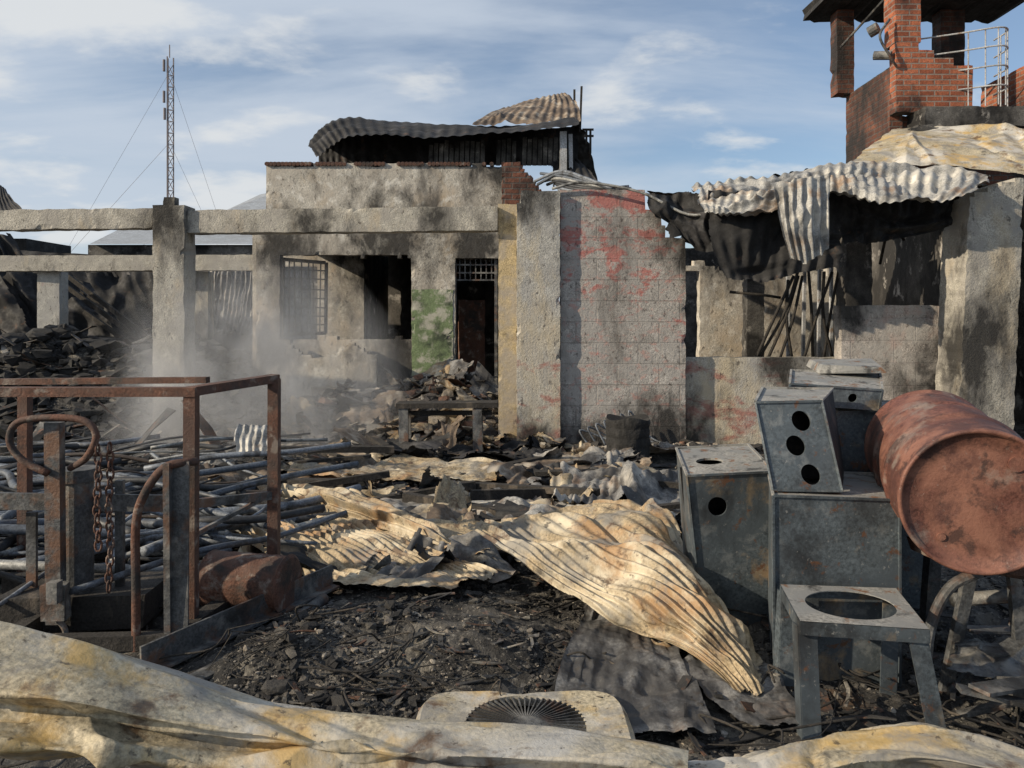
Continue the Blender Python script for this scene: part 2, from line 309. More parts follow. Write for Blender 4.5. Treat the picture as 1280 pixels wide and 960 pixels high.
inner=M('dark_cabinet_inside',(.022,.022,.024),[((.08,.06,.05),4,.62,.07)],rough=.85,bump=.2)  # near-black colour stands in for the shade inside hollow parts
pipe=M('bluish_conduit',(.15,.17,.20),rough=.6,metal=.15,bump=.2,ir=[(0,(.05,.053,.058)),(.3,(.13,.15,.18)),(.55,(.24,.265,.30)),(.75,(.11,.08,.06)),(.88,(.38,.38,.36))],layers=[((.03,.029,.028),5,.56,.06,(1,1,1),.85)])
timber=M('charred_timber',(.04,.035,.03),[((.13,.105,.08),5,.62,.06,(1,1,.3))],bump=.8,bs=35,rough=.9)
whitep=M('grey_painted_metal',(.5,.51,.52),[((.22,.15,.1),8,.6,.05)],rough=.5,bump=.1)
farroof=M('far_roof',(.42,.45,.48),[((.25,.26,.27),1.5,.55,.1)],rough=.6,bump=.1)
mast_m=M('mast_paint',(.22,.19,.19),bump=0,vary=.2,fine=0)
side_m=M('yellowed_render',(.62,.49,.28),[((.38,.33,.26),3,.52,.08),(SOOT,2.3,.63,.07)],bump=.5)  # yellow glow of the sun from the left is painted into this colour

# ---------------------------------------------------------------- ground
nx,ny=XX.shape; I=np.arange(nx*ny).reshape(nx,ny)
mb=MB(); mb.add(np.stack([XX,YY,ZZ],-1).reshape(-1,3),np.stack([I[:-1,:-1],I[1:,:-1],I[1:,1:],I[:-1,1:]],-1).reshape(-1,4))
mb.obj('ground',ground_m,smooth=True)

# ---------------------------------------------------------------- scattered debris
ICO=np.array([(-1,-1,-1),(1,-1,-1),(1,1,-1),(-1,1,-1),(-1,-1,1),(1,-1,1),(1,1,1),(-1,1,1),(0,0,1.5),(0,-1.4,0),(1.4,0,0),(0,1.4,0),(-1.4,0,0),(0,0,-1.4)],float)
ICF=np.array([(4,5,8),(5,6,8),(6,7,8),(7,4,8),(0,1,9),(1,5,9),(5,4,9),(4,0,9),(1,2,10),(2,6,10),(6,5,10),(5,1,10),(2,3,11),(3,7,11),(7,6,11),(6,2,11),(3,0,12),(0,4,12),(4,7,12),(7,3,12),(1,0,13),(2,1,13),(3,2,13),(0,3,13)])
U=np.random.uniform
def chunks(mb,n,reg,smin,smax,flat=.6,lift=.3,pw=1.7,clump=0):
    x,y=reg(n)
    if clump:
        k=vn(np.stack([x*3.1,y*3.1,0*x],-1),91)+.5*vn(np.stack([x*9,y*9,0*x],-1),92); sel=k>clump; x,y=x[sel],y[sel]; n=len(x)
    sz=smin*(smax/smin)**(U(0,1,n)**pw)
    v=ICO[None]*U(.45,1.3,(n,14,3))*.4*sz[:,None,None]*np.stack([U(.5,1.8,n),U(.5,1.2,n),U(flat*.5,flat*1.3,n)],-1)[:,None,:]
    t=np.random.normal(0,.4,n)[:,None]; c,s_=np.cos(t),np.sin(t); v=np.stack([v[...,0],v[...,1]*c-v[...,2]*s_,v[...,1]*s_+v[...,2]*c],-1)
    t=U(0,6.28,n)[:,None]; c,s_=np.cos(t),np.sin(t); v=np.stack([v[...,0]*c-v[...,1]*s_,v[...,0]*s_+v[...,1]*c,v[...,2]],-1)
    v=v+np.stack([x,y,GI(x,y)+sz*lift*U(-.4,1,n)],-1)[:,None,:]
    mb.add(v.reshape(-1,3),(ICF[None]+14*np.arange(n)[:,None,None]).reshape(-1,3))
def rect(x0,x1,y0,y1): return lambda n:(U(x0,x1,n),U(y0,y1,n))
def gauss(cx,cy,sx,sy): return lambda n:(np.random.normal(cx,sx,n),np.random.normal(cy,sy,n))
def persp(p0,p1,d0,d1):
    def f(n):
        d=1/U(1/d1,1/d0,n); return (U(p0,p1,n)-640)/F*d,d
    return f
mb=MB()
chunks(mb,16000,persp(280,770,2.8,4.8),.003,.022,pw=1.2,clump=-.5)
chunks(mb,3000,persp(280,770,2.8,4.8),.012,.07,pw=2.2,flat=.45,clump=-.05)
chunks(mb,8000,persp(760,1320,2.5,4.8),.003,.03,clump=-.3)
chunks(mb,5000,persp(-20,1000,4.5,9.4),.015,.09,clump=-.3)
mb.obj('charcoal_debris',char)
mb=MB()
chunks(mb,2000,persp(-40,350,9,16),.05,.30)
chunks(mb,1800,gauss(-6.8,13,2,1.2),.06,.35)
mb.obj('charred_debris_heap',black)
mb=MB()
chunks(mb,3200,gauss(-1.1,10.9,1.1,.8),.03,.22)
chunks(mb,900,persp(380,660,8.3,11),.02,.13)
chunks(mb,1400,persp(0,860,4.8,9.3),.015,.09)
chunks(mb,350,rect(1.0,3.5,8.6,9.4),.03,.15)
chunks(mb,1800,persp(300,1280,2.6,4.5),.004,.035,pw=2.2)
mb.obj('masonry_rubble',rubble)

def planks(mb,n,reg,l0,l1,w0,w1,tilt=.15,th=.012):
    X_,Y_=reg(n)
    for x,y in zip(X_,Y_):
        L=random.uniform(l0,l1); w=random.uniform(w0,w1); a=random.uniform(0,math.pi)
        z=Gs(x,y)+random.uniform(.01,.10)*min(1,L*1.5)
        k=5; ts=np.linspace(-.5,.5,k); bend=random.uniform(-.2,.2)*L; kz=random.uniform(-.1,.12)*L; ti=random.gauss(0,tilt); P=[]
        for t in ts:
            c=np.array([x+math.cos(a)*t*L-math.sin(a)*bend*t*t*2,y+math.sin(a)*t*L+math.cos(a)*bend*t*t*2,z+math.sin(ti)*t*L+kz*(t*t*4)*.5])
            n_=np.array([-math.sin(a),math.cos(a),random.gauss(0,.25)])*w/2*random.uniform(.6,1.2)
            P+=[c-n_,c+n_,c+n_+(0,0,th),c-n_+(0,0,th)]
        Fc=[]
        for q in range(k-1):
            o=q*4
            for e in range(4): Fc.append((o+e,o+(e+1)%4,o+4+(e+1)%4,o+4+e))
        Fc+=[(3,2,1,0),tuple(4*(k-1)+e for e in range(4))]
        mb.add(P,Fc)
mb=MB()
planks(mb,240,persp(-30,860,4.8,9.2),.12,.7,.03,.14)
planks(mb,260,persp(320,770,2.9,5.2),.03,.18,.005,.030,th=.005)
planks(mb,110,persp(780,1290,2.8,4.8),.06,.35,.01,.05,th=.005)
planks(mb,90,persp(-60,330,8,13),.3,1.4,.04,.16,tilt=.35)
planks(mb,170,gauss(-1.1,10.6,1.2,.8),.15,.6,.05,.20,tilt=.5)
planks(mb,50,gauss(-7,12.6,2.,1.),.5,1.8,.04,.15,tilt=.4)
mb.obj('scrap_strips',scrap_ir)
mb=MB()
for _ in range(26):
    d=1/random.uniform(1/9.0,1/5.0); x=X(random.uniform(330,860),d); a=random.gauss(0,.5); L=random.uniform(.5,1.6); z=Gs(x,d)+random.uniform(.06,.16)
    mb.bar((x-L/2*math.cos(a),d-L/2*math.sin(a),z+random.uniform(-.05,.1)),(x+L/2*math.cos(a),d+L/2*math.sin(a),z+random.uniform(-.05,.1)),random.uniform(.04,.12),random.uniform(.03,.08))
mb.obj('charred_timbers',timber)
mb=MB()
for _ in range(125):
    d=1/random.uniform(1/8.2,1/4.4); x=X(random.uniform(-60,330),d); a=random.gauss(.45,.5); L=random.uniform(.6,2.2)
    c=np.array([x,d,Gs(x,d)+random.uniform(.07,.30)]); t=np.array([math.cos(a),math.sin(a),random.gauss(0,.08)])
    s_=np.array([-t[1],t[0],0]); b1,b2=random.uniform(-.35,.35),random.uniform(-.35,.35)
    mb.tube([c-t*L/2,c-t*L/6+s_*b1+(0,0,random.uniform(0,.08)),c+t*L/6+s_*b2,c+t*L/2+(0,0,random.uniform(-.1,.05))],random.choice([.008,.012,.018,.026,.03]),n=8,res=6)
mb.obj('conduit_pipes',pipe,smooth=True)
mb=MB()
for _ in range(80):
    d=1/random.uniform(1/8.5,1/2.9); x=X(random.uniform(20,1270),d); L=random.uniform(.15,.45)
    P=[(x,d,Gs(x,d)+.02)]
    for k in range(4):
        p=P[-1]; nx_,ny_=p[0]+random.gauss(0,L*.5),p[1]+random.gauss(0,L*.4); P.append((nx_,ny_,Gs(nx_,ny_)+random.uniform(.01,.10)))
    mb.tube(P,random.choice([.002,.003,.005]),n=5,res=5)
mb.obj('burned_wires',timber,smooth=True)
mb=MB()
for k in range(170):
    d=1/random.uniform(1/9.2,1/4.6); x=X(random.uniform(200,850) if k<90 else random.uniform(330,850),d); L=random.uniform(.3,1.0); W=random.uniform(.15,.5); a=random.uniform(-.5,.5)+random.choice([0,0,1.57])
    t=np.array([math.cos(a),math.sin(a),random.gauss(0,.16)]); s_=np.array([-math.sin(a),math.cos(a),random.gauss(0,.2)])
    c=np.array([x,d,Gs(x,d)+random.uniform(.05,.14)])
    gr=[[c+t*L*u+s_*W*v+(0,0,random.gauss(0,.045)) for v in(-.5,0,.5)] for u in(-.5,-.15,.2,.5)]
    mb.sheet(gr,waves=max(1,int(W/.075)),amp=.010,crump=.035,cs=5,nu=30,nv=26,jag=.14,seed=k,mi=random.choice([0,0,1,1,1,2,3,3]),folds=3,fh=.05,fw=.2)
mb.obj('sheet_metal_scraps',[cream,greysheet,rustsheet,blacksheet],smooth=True)
mb=MB()
for k in range(34):
    x,y=random.gauss(-1.0,1.1),random.gauss(10.4,.7); L=random.uniform(.3,.9); W=random.uniform(.2,.5); a=random.uniform(0,3.1)
    t=np.array([math.cos(a),math.sin(a),random.gauss(0,.4)]); s_=np.array([-math.sin(a),math.cos(a),random.gauss(0,.5)]); c=np.array([x,y,Gs(x,y)+.12])
    mb.sheet([[c+t*L*u+s_*W*v+(0,0,random.gauss(0,.05)) for v in(-.5,0,.5)] for u in(-.5,0,.5)],waves=2,amp=.01,crump=.05,cs=4,nu=22,nv=20,jag=.14,seed=k+300,mi=random.choice([0,0,1,2]),folds=3,fh=.06,fw=.2)
mb.obj('broken_roof_panels',[cream,greysheet,rustsheet])

# ---------------------------------------------------------------- named corrugated sheets on the ground
def SH(name,pts,mat,drape=.05,**k):
    mb=MB(); mb.sheet([[S(*q) for q in row] for row in pts],drape=drape,**k); return mb.obj(name,mat,smooth=True)
SH('crumpled_corrugated_sheet',[
 [(655,652,4.7),(630,658,4.6),(600,660,4.5),(568,658,4.4)],
 [(745,632,4.7),(700,655,4.45),(660,686,4.15),(615,684,4.1)],
 [(812,652,4.4),(775,680,4.0),(722,706,3.9),(672,722,3.9)],
 [(838,682,4.2),(838,710,3.75),(800,740,3.62),(735,758,3.65)],
 [(868,720,4.0),(885,756,3.55),(860,780,3.45),(800,790,3.6)],
 [(905,770,3.75),(922,800,3.4),(905,825,3.3),(870,825,3.35)],
 [(945,845,3.4),(948,862,3.25),(940,876,3.15),(925,868,3.18)]],cream,waves=15,amp=.0095,crump=.030,cs=3.0,nu=320,nv=280,jag=.05,seed=3,folds=16,fh=.075,fw=.08)
SH('crumpled_corrugated_sheet',[
 [(655,672,4.9),(700,655,5.0),(742,622,5.1)],[(690,690,4.6),(752,662,4.7),(798,616,4.95)],[(720,702,4.4),(790,668,4.5),(836,636,4.75)],[(760,705,4.25),(830,690,4.3),(868,690,4.5)]],cream,waves=12,amp=.0095,crump=.032,cs=3.0,nu=200,nv=150,jag=.07,seed=8,folds=12,fh=.09,fw=.09)
SH('crumpled_corrugated_sheet',[[(778,775,3.75),(800,790,3.65),(832,800,3.55)],[(782,800,3.65),(805,812,3.55),(845,815,3.5)],[(780,822,3.6),(812,825,3.5),(855,828,3.45)]],cream,waves=5,amp=.01,crump=.03,cs=4,nu=60,nv=50,jag=.12,seed=9,folds=5,fh=.04)
SH('corrugated_roofing_sheet',[
 [(250,655,5.4),(330,640,5.6),(420,640,5.6)],[(330,690,4.8),(420,668,5.0),(500,668,5.1)],[(430,735,4.3),(500,705,4.6),(570,695,4.7)],[(545,768,4.0),(590,738,4.2),(625,712,4.4)]],cream,drape=.09,waves=16,amp=.011,crump=.022,cs=3,nu=260,nv=180,jag=.05,seed=12,folds=12,fh=.05,fw=.09)
SH('corrugated_roofing_sheet',[
 [(340,618,6.0),(348,603,6.2),(365,600,6.4)],[(420,640,5.5),(430,622,5.6),(440,612,5.9)],[(510,668,5.0),(520,650,5.1),(520,640,5.4)],[(600,705,4.6),(612,690,4.7),(600,682,4.9)]],cream,drape=.16,waves=5,amp=.012,crump=.04,cs=3,nu=90,nv=140,jag=.05,seed=14,folds=12,fh=.08)
SH('corrugated_roofing_sheet',[
 [(425,612,7.0),(470,592,7.4),(500,585,7.8)],[(500,616,6.9),(520,590,7.2),(550,580,7.6)],[(570,612,6.9),(580,590,7.2),(590,572,7.6)],[(620,615,6.9),(622,592,7.2),(622,572,7.5)]],cream,drape=.16,waves=10,amp=.013,crump=.04,cs=3,nu=140,nv=110,jag=.05,seed=15,folds=10,fh=.1)
SH('corrugated_roofing_sheet',[
 [(400,640,5.9),(470,622,6.3),(540,612,6.6)],[(500,650,5.7),(570,635,6.1),(610,620,6.4)],[(600,665,5.4),(670,640,5.8),(700,628,6.1)],[(700,668,5.3),(735,650,5.6),(745,636,5.9)]],palegrey,drape=.12,waves=10,amp=.012,crump=.045,cs=3,nu=160,nv=140,jag=.07,seed=16,folds=16,fh=.10)
SH('corrugated_roofing_sheet',[
 [(735,752,4.0),(775,760,4.0),(800,768,4.0),(850,790,3.9)],[(720,800,3.65),(760,805,3.6),(800,815,3.55),(850,830,3.5)],[(700,850,3.3),(745,860,3.3),(800,862,3.25),(870,870,3.2)],[(685,915,2.95),(740,920,2.9),(800,925,2.85),(900,925,2.85)]],greysheet,drape=.07,waves=9,amp=.019,crump=.012,cs=2.5,nu=200,nv=100,jag=.03,seed=17,folds=6,fh=.04)
SH('corrugated_roofing_sheet',[
 [(850,840,3.4),(880,835,3.5),(930,835,3.6)],[(870,865,3.2),(905,860,3.3),(960,860,3.4)],[(900,890,3.05),(940,885,3.1),(985,880,3.2)],[(950,930,2.9),(985,925,2.92),(1015,920,2.95)]],greysheet,drape=.06,waves=4,amp=.012,crump=.03,cs=3,nu=80,nv=80,jag=.06,seed=18,folds=8,fh=.05)
SH('rusty_roofing_sheet',[
 [(640,600,7.3),(700,602,7.3),(790,600,7.5)],[(640,590,7.7),(700,590,7.8),(780,588,8.0)],[(650,580,8.3),(710,580,8.4),(770,580,8.5)]],rustsheet,drape=.12,waves=10,amp=.012,crump=.04,cs=3,nu=120,nv=50,jag=.06,seed=19,folds=6)
SH('corrugated_roofing_sheet',[
 [(690,650,5.6),(760,645,5.7),(850,655,5.4)],[(700,620,6.4),(780,616,6.5),(860,622,6.2)],[(700,604,7.0),(790,600,7.1),(850,602,7.0)]],greysheet,drape=.14,waves=12,amp=.010,crump=.06,cs=3,nu=170,nv=110,jag=.10,seed=20,folds=16,fh=.13,fw=.09)
SH('corrugated_roofing_sheet',[
 [(360,590,7.3),(410,588,7.3),(450,590,7.2)],[(355,620,6.7),(400,615,6.7),(440,612,6.7)],[(340,645,6.2),(400,640,6.2),(440,645,6.1)]],cream,drape=.12,waves=7,amp=.012,crump=.05,cs=3,nu=90,nv=80,jag=.08,seed=23,folds=10,fh=.12)
SH('ribbed_panel',[[(296,570,7.0),(320,570,7.0),(346,568,7.0)],[(294,550,7.1),(320,550,7.1),(346,548,7.1)],[(297,530,7.2),(322,532,7.2),(345,534,7.2)]],palegrey,waves=6,amp=.012,crump=.04,nu=60,nv=30,seed=21,jag=.06)

# foreground buckled cladding (folded sheet, ~1.7-2 m away)
SH('buckled_cladding_panel',[
 [(-90,766,1.98),(80,796,2.0),(210,838,2.03),(350,880,2.04),(500,902,2.02),(640,912,2.02),(760,922,2.02),(860,940,2.02)],
 [(-90,762,1.86),(80,792,1.88),(205,834,1.90),(350,877,1.92),(500,899,1.90),(640,909,1.90),(760,919,1.90),(860,938,1.90)],
 [(-90,862,1.66),(80,876,1.68),(200,900,1.72),(350,922,1.76),(500,940,1.76),(640,947,1.76),(760,953,1.76),(860,970,1.76)],
 [(-90,878,1.71),(80,890,1.73),(200,913,1.77),(350,934,1.80),(500,950,1.80),(640,957,1.80),(760,963,1.8),(860,980,1.8)],
 [(-90,925,1.60),(80,938,1.64),(200,955,1.68),(350,975,1.70),(500,990,1.70),(640,998,1.70),(760,1005,1.7),(860,1020,1.70)],
 [(-90,935,1.85),(80,948,1.9),(200,967,1.92),(350,987,1.95),(500,1002,1.95),(640,1010,1.95),(760,1018,1.95),(860,1030,1.95)]],yellowish,drape=None,waves=0,amp=0,crump=.008,cs=2.6,nu=400,nv=160,seed=31,lin=True,folds=26,fh=.024,fw=.045)
SH('buckled_cladding_panel',[
 [(800,955,2.1),(900,946,2.1),(1000,934,2.12),(1080,916,2.14),(1150,906,2.15),(1220,923,2.1),(1320,960,2.0)],
 [(800,950,1.98),(900,941,1.98),(1000,929,2.0),(1080,911,2.02),(1150,902,2.02),(1220,920,1.98),(1320,956,1.88)],
 [(800,985,1.86),(900,975,1.86),(1000,965,1.86),(1080,950,1.88),(1150,946,1.88),(1220,956,1.84),(1320,982,1.78)],
 [(800,1040,1.95),(900,1030,1.95),(1000,1020,1.95),(1080,1010,1.95),(1150,1005,1.95),(1220,1010,1.9),(1320,1030,1.85)]],yellowish,drape=None,waves=0,amp=0,crump=.008,cs=4,nu=240,nv=90,seed=33,lin=True,folds=20,fh=.02,fw=.05)

# ---------------------------------------------------------------- fan cowl
E=empty('fan_cowl'); mb=MB()
cx,cy,zt,r=.05,2.84,.09,.225; n=72
def rr_pt(a,hx,hy):
    p=5.; c,s_=math.cos(a),math.sin(a); k=(abs(c/hx)**p+abs(s_/hy)**p)**(-1/p); return c*k,s_*k
V=[];Fc=[]
rings=[(None,zt-.03),(None,zt+.012),(1,zt+.012),(2,zt-.006),(3,zt-.12)]
for ri,rg in enumerate(rings):
    for k in range(n):
        a=2*math.pi*k/n
        if rg[0] is None: V.append((cx+r*math.cos(a),cy+r*math.sin(a),rg[1]))
        else:
            hx,hy={1:(.385,.275),2:(.405,.295),3:(.415,.305)}[rg[0]]; x_,y_=rr_pt(a,hx,hy); zz=rg[1]+.02*fbm(np.array([[x_*6,y_*6,ri]]),6,2)[0]; V.append((cx-.01+x_,cy-.02+y_,zz))
    if ri:
        for k in range(n): q=(k+1)%n; Fc.append(((ri-1)*n+k,(ri-1)*n+q,ri*n+q,ri*n+k))
mb.add(V,Fc); mb.obj('casing',yellowish,E)
mb=MB()
for k in range(56):
    a=2*math.pi*k/56; c,s_=math.cos(a),math.sin(a); dz=.006*math.sin(3*a)
    mb.bar((cx+.055*c,cy+.055*s_,zt+.012),(cx+.228*c,cy+.228*s_,zt+.004+dz),.005,.014)
mb.tube([(cx,cy,zt-.03),(cx,cy,zt+.018)],.06,n=24,curved=False)
mb.obj('radial_grille',steel,E)
mb=MB(); mb.tube([(cx,cy,zt-.1),(cx,cy,zt-.06)],.25,n=32,curved=False); mb.obj('cavity_shade_disc',inner,E)  # solid near-black disc, paints the shade below the grille

# ---------------------------------------------------------------- hoist frame at left
E=empty('rusted_machine_frame')
P1=(-1.59,3.8); P2=(-1.335,4.3); P3=(-2.92,4.6)
mb=MB(); zt=1.245
for (x,y),z in ((P1,zt),(P2,1.27),(P3,1.2)): mb.bar((x,y,-.05),(x+.004,y,z),.058,up=(0,1,0))
mb.obj('posts',rust,E)
mb=MB()
mb.bar((P1[0]+.035,P1[1],zt),(-3.4,3.8,zt-.0),.07,.045); mb.bar((P1[0],P1[1],zt+.002),(P2[0],P2[1]+.03,1.272),.07,.045)
mb.bar((-1.75,4.42,1.255),(-3.6,4.62,1.225),.05,.035)
mb.obj('top_rails',rust,E)
mb=MB(); mb.bar((-2.9,3.92,.68),(-1.78,3.92,.665),.02,.085); mb.bar((P1[0],3.85,.68),(P2[0],4.3,.62),.03,.045); mb.bar((-1.6,3.86,.52),(-1.34,4.28,.63),.02,.02); mb.obj('mid_rails',[steel],E)
mb=MB(); mb.bar(S(68,528,3.75),(X(70,3.75),3.75,.12),.075,.05,up=(0,1,0)); mb.bar(S(213,577,3.65),(X(215,3.65),3.65,0),.10,.03,up=(1,0,0)); mb.bar(S(226,577,3.65),(X(228,3.65),3.62,0),.012,.08,up=(1,0,0))
mb.tube([S(97,590,3.9),S(97,790,3.9)],.075,n=20,curved=False); mb.tube([S(97,585,3.9),S(97,600,3.9)],.095,n=20,curved=False)
mb.bar(S(40,640,3.95),S(40,760,3.95),.05,.02,up=(0,1,0)); mb.bar(S(150,600,3.98),S(150,760,3.98),.04,.03,up=(0,1,0))
mb.obj('hoist_column',steel,E)
mb=MB(); mb.tube([S(60,592,3.7),S(28,575,3.7),S(12,552,3.7),S(22,528,3.7),S(62,522,3.7),S(105,526,3.7),S(120,545,3.7),S(108,572,3.7),S(88,585,3.8)],.017,n=10)
mb.tube([S(170,825,3.6),S(170,740,3.6),S(170,655,3.6),S(182,615,3.6),S(205,585,3.62),S(232,578,3.66),S(246,577,3.7)],.02,n=10)
mb.obj('bent_handles',rust,E,smooth=True)
mb=MB()
def chain(px,p0,p1,d):
    k=0; z=Z(p0,d)
    while z>Z(p1,d):
        x=X(px,d)+.004*math.sin(k*.7); pts=[]
        for a in np.linspace(0,2*math.pi,13):
            u,v=.016*math.cos(a),.028*math.sin(a); pts.append((x+(u if k%2 else 0),d+(0 if k%2 else u),z+v))
        mb.tube(pts,.0055,n=6,curved=False,caps=False); z-=.042; k+=1
chain(122,562,690,3.7); chain(137,560,735,3.72)
mb.obj('hoist_chain',rust,E,smooth=True)
mb=MB(); mb.box(S(70,752,3.68),(.11,.06,.16),jit=.06); mb.tube([S(70,770,3.7),S(82,790,3.7),S(70,803,3.7),S(58,792,3.7)],.014,n=8); mb.box(S(68,740,3.62),(.05,.05,.1)); mb.obj('hook_block',steel,E)
mb=MB()
mb.bar((-2.8,3.55,.09),(-1.62,3.62,.09),.06,.07); mb.bar((-2.8,4.25,.14),(-1.5,4.3,.14),.08,.10); mb.bar((-1.62,3.5,.08),(-1.45,4.4,.1),.08,.09); mb.bar((-2.35,3.5,.1),(-2.35,4.3,.12),.07,.08)
mb.box((-2.2,4.0,.14),(.7,.4,.16),(0,0,.1),jit=.05)
mb.obj('base_frame',timber,E)
mb=MB(); mb.bar((-1.62,3.35,.06),(-1.02,4.35,.10),.12,.012); mb.bar((-1.62,3.35,.12),(-1.02,4.35,.16),.012,.11); mb.bar((-1.38,3.3,.05),(-.95,4.1,.07),.09,.012); mb.obj('fallen_beam',steel,E)
mb=MB()
ax=np.array([S(262,722,4.15),S(300,725,4.12),S(362,730,4.05)]); tt=np.linspace(0,1,40); P=[ax[0]+(ax[2]-ax[0])*t for t in tt]
mb.tube(P,[.13,.148]+[.142+.0015*math.sin(k*.9) for k in range(36)]+[.152,.135],n=40,curved=False)
mb.obj('fallen_canister',rust,smooth=False)
mb=MB(); mb.tube([S(300,832,3.5),S(350,790,3.8),S(405,748,4.2)],.03,n=12); mb.tube([S(300,865,3.35),S(335,815,3.6),S(365,790,3.8)],.022,n=12); mb.obj('scorched_pipe',steel,smooth=True)

# ---------------------------------------------------------------- cabinets
def cabinet(name,fr,bk,holes_front=(),holes_top=(),darksides=False):
    E=empty(name); fr=[np.array(q,float) for q in fr]; bk=[np.array(q,float) for q in bk]
    mb=MB(); mb.plate(fr,holes_front); mb.obj('front_panel',galv,E)
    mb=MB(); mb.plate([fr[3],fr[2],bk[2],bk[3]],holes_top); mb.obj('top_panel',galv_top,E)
    mb=MB(); mb.plate([bk[0],fr[0],fr[3],bk[3]]); mb.plate([bk[1],bk[0],bk[3],bk[2]]); mb.plate([fr[1],bk[1],bk[2],fr[2]]); mb.obj('side_panels',galv if not darksides else inner,E)  # closed sides painted near-black in place of a shaded open interior
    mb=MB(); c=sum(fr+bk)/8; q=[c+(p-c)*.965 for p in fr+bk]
    off=(bk[0]-fr[0])*.5; mb.plate([p+off for p in (q[0],q[1],q[2],q[3])]); mb.obj('inner_shade_plate',inner,E)  # near-black plate added so the holes look shaded inside
    mb=MB()
    for a,b_ in ((0,1),(1,2),(2,3),(3,0)): mb.bar(fr[a]+(0,-.004,0),fr[b_]+(0,-.004,0),.010,.010)
    mb.obj('edge_flanges',galv,E)
    mb=MB()
    for a in (2,3): mb.bar(fr[a]+(0,0,.004),bk[a]+(0,0,.004),.012,.010)
    mb.bar(bk[3]+(0,0,.004),bk[2]+(0,0,.004),.012,.010)
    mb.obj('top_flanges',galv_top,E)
    return E
cabinet('metal_cabinet',[(.985,3.95,0),(1.33,3.95,0),(1.295,3.8,.85),(.865,3.8,.83)],[(1.02,4.5,0),(1.4,4.5,0),(1.36,4.42,.88),(.945,4.42,.86)],
  holes_front=[(0,0,1,1,.33,.80,.115,.06)],holes_top=[(0,0,1,1,.35,.45,.17,.12)])
cabinet('metal_cabinet',[(1.15,3.37,0),(1.69,3.35,0),(1.69,3.35,.815),(1.145,3.37,.83)],[(1.3,3.9,0),(1.84,3.88,0),(1.84,3.88,.82),(1.3,3.9,.83)])
cabinet('perforated_metal_box',[(1.165,3.43,.842),(1.465,3.41,.842),(1.395,3.46,1.235),(1.11,3.50,1.225)],[(1.30,3.86,.842),(1.66,3.84,.842),(1.62,3.88,1.25),(1.28,3.92,1.25)],
  holes_front=[(0,0,1,.36,.60,.175,.14,.115),(0,.36,1,.64,.47,.50,.14,.115),(0,.64,1,1,.63,.78,.14,.115)],darksides=True)
cabinet('metal_cabinet',[(1.72,4.0,0),(2.2,3.98,0),(2.2,4.0,1.12),(1.70,4.02,1.12)],[(1.8,4.5,0),(2.3,4.5,0),(2.3,4.5,1.12),(1.8,4.5,1.12)],darksides=True)
cabinet('perforated_metal_box',[(1.43,3.98,1.17),(1.88,3.94,1.14),(1.90,3.94,1.24),(1.44,3.98,1.27)],[(1.6,4.4,1.18),(2.1,4.38,1.15),(2.1,4.38,1.29),(1.6,4.4,1.31)],
  holes_front=[(0,0,.5,1,.3,.5,.05,.22),(.5,0,1,1,.7,.5,.05,.22)])
cabinet('metal_cabinet',[(1.45,4.1,.0),(1.68,4.1,.0),(1.68,4.1,1.15),(1.45,4.1,1.15)],[(1.5,4.5,0),(1.75,4.5,0),(1.75,4.5,1.15),(1.5,4.5,1.15)])
mb=MB(); mb.hexa([(1.72,4.3,1.30),(2.05,4.2,1.31),(2.15,4.6,1.33),(1.8,4.7,1.32),(1.74,4.3,1.35),(2.03,4.2,1.34),(2.15,4.6,1.37),(1.82,4.7,1.36)]); mb.obj('bent_metal_lid',galv_top)
E=empty('steel_stand')
c=[np.array(q) for q in ((1.10,2.93,.452),(1.565,2.88,.440),(1.64,3.28,.455),(1.15,3.29,.468))]
mb=MB(); mb.plate(c,[(0,0,1,1,.5,.5,.37,.37)],n=40,lip=.004); mb.obj('top_plate',galv_top,E)
mb=MB()
for a in range(4): mb.bar(c[a]-(0,0,.028),c[(a+1)%4]-(0,0,.028),.006,.05)
mb.obj('rim',galv,E)
mb=MB()
for a,(fx,fy,fl) in enumerate(((1.135,2.90,1),(1.60,2.86,-1),(1.60,3.27,-1),(1.16,3.26,1))):
    t=c[a]-(0,0,.03)+np.array([fl*.035,.02 if a<2 else -.03,0]); f=np.array([fx,fy,-.02])
    mb.bar(t,f,.07,.007,up=(0,1,.01)); mb.bar(t+(-fl*.035,.03,0),f+(-fl*.035,.03,0),.007,.06,up=(0,1,.01))
mb.obj('legs',galv,E)
# drum
E=empty('oil_drum')
A=np.array((1.83,3.0,.885)); B=np.array((2.07,3.82,.965)); t=B-A; Lg=np.linalg.norm(t); t/=Lg
u=np.cross(t,(0,0,1)); u/=np.linalg.norm(u); w=np.cross(u,t); r=.288; n=128
prof=[(.02,.0),(.02,.10),(.02,.20),(.02,r-.018),(0,r-.012),(-.004,r-.003),(.0,r+.004),(.012,r+.006),(.022,r+.0),(.03,r-.004)]
def rb(s0): return [(s0-.02,r-.003),(s0-.01,r+.004),(s0,r+.009),(s0+.01,r+.004),(s0+.02,r-.003)]
for q in np.arange(.05,.27,.025): prof.append((q,r-.003))
prof+=rb(.29)
for q in np.arange(.33,.54,.025): prof.append((q,r-.003))
prof+=rb(.56)
for q in np.arange(.60,Lg-.04,.025): prof.append((q,r-.003))
prof+=[(Lg-.03,r-.004),(Lg-.02,r),(Lg-.01,r+.006),(Lg,r+.004),(Lg+.004,r-.003),(Lg,r-.012),(Lg-.02,r-.018),(Lg-.02,0)]
V=[];Fc=[]
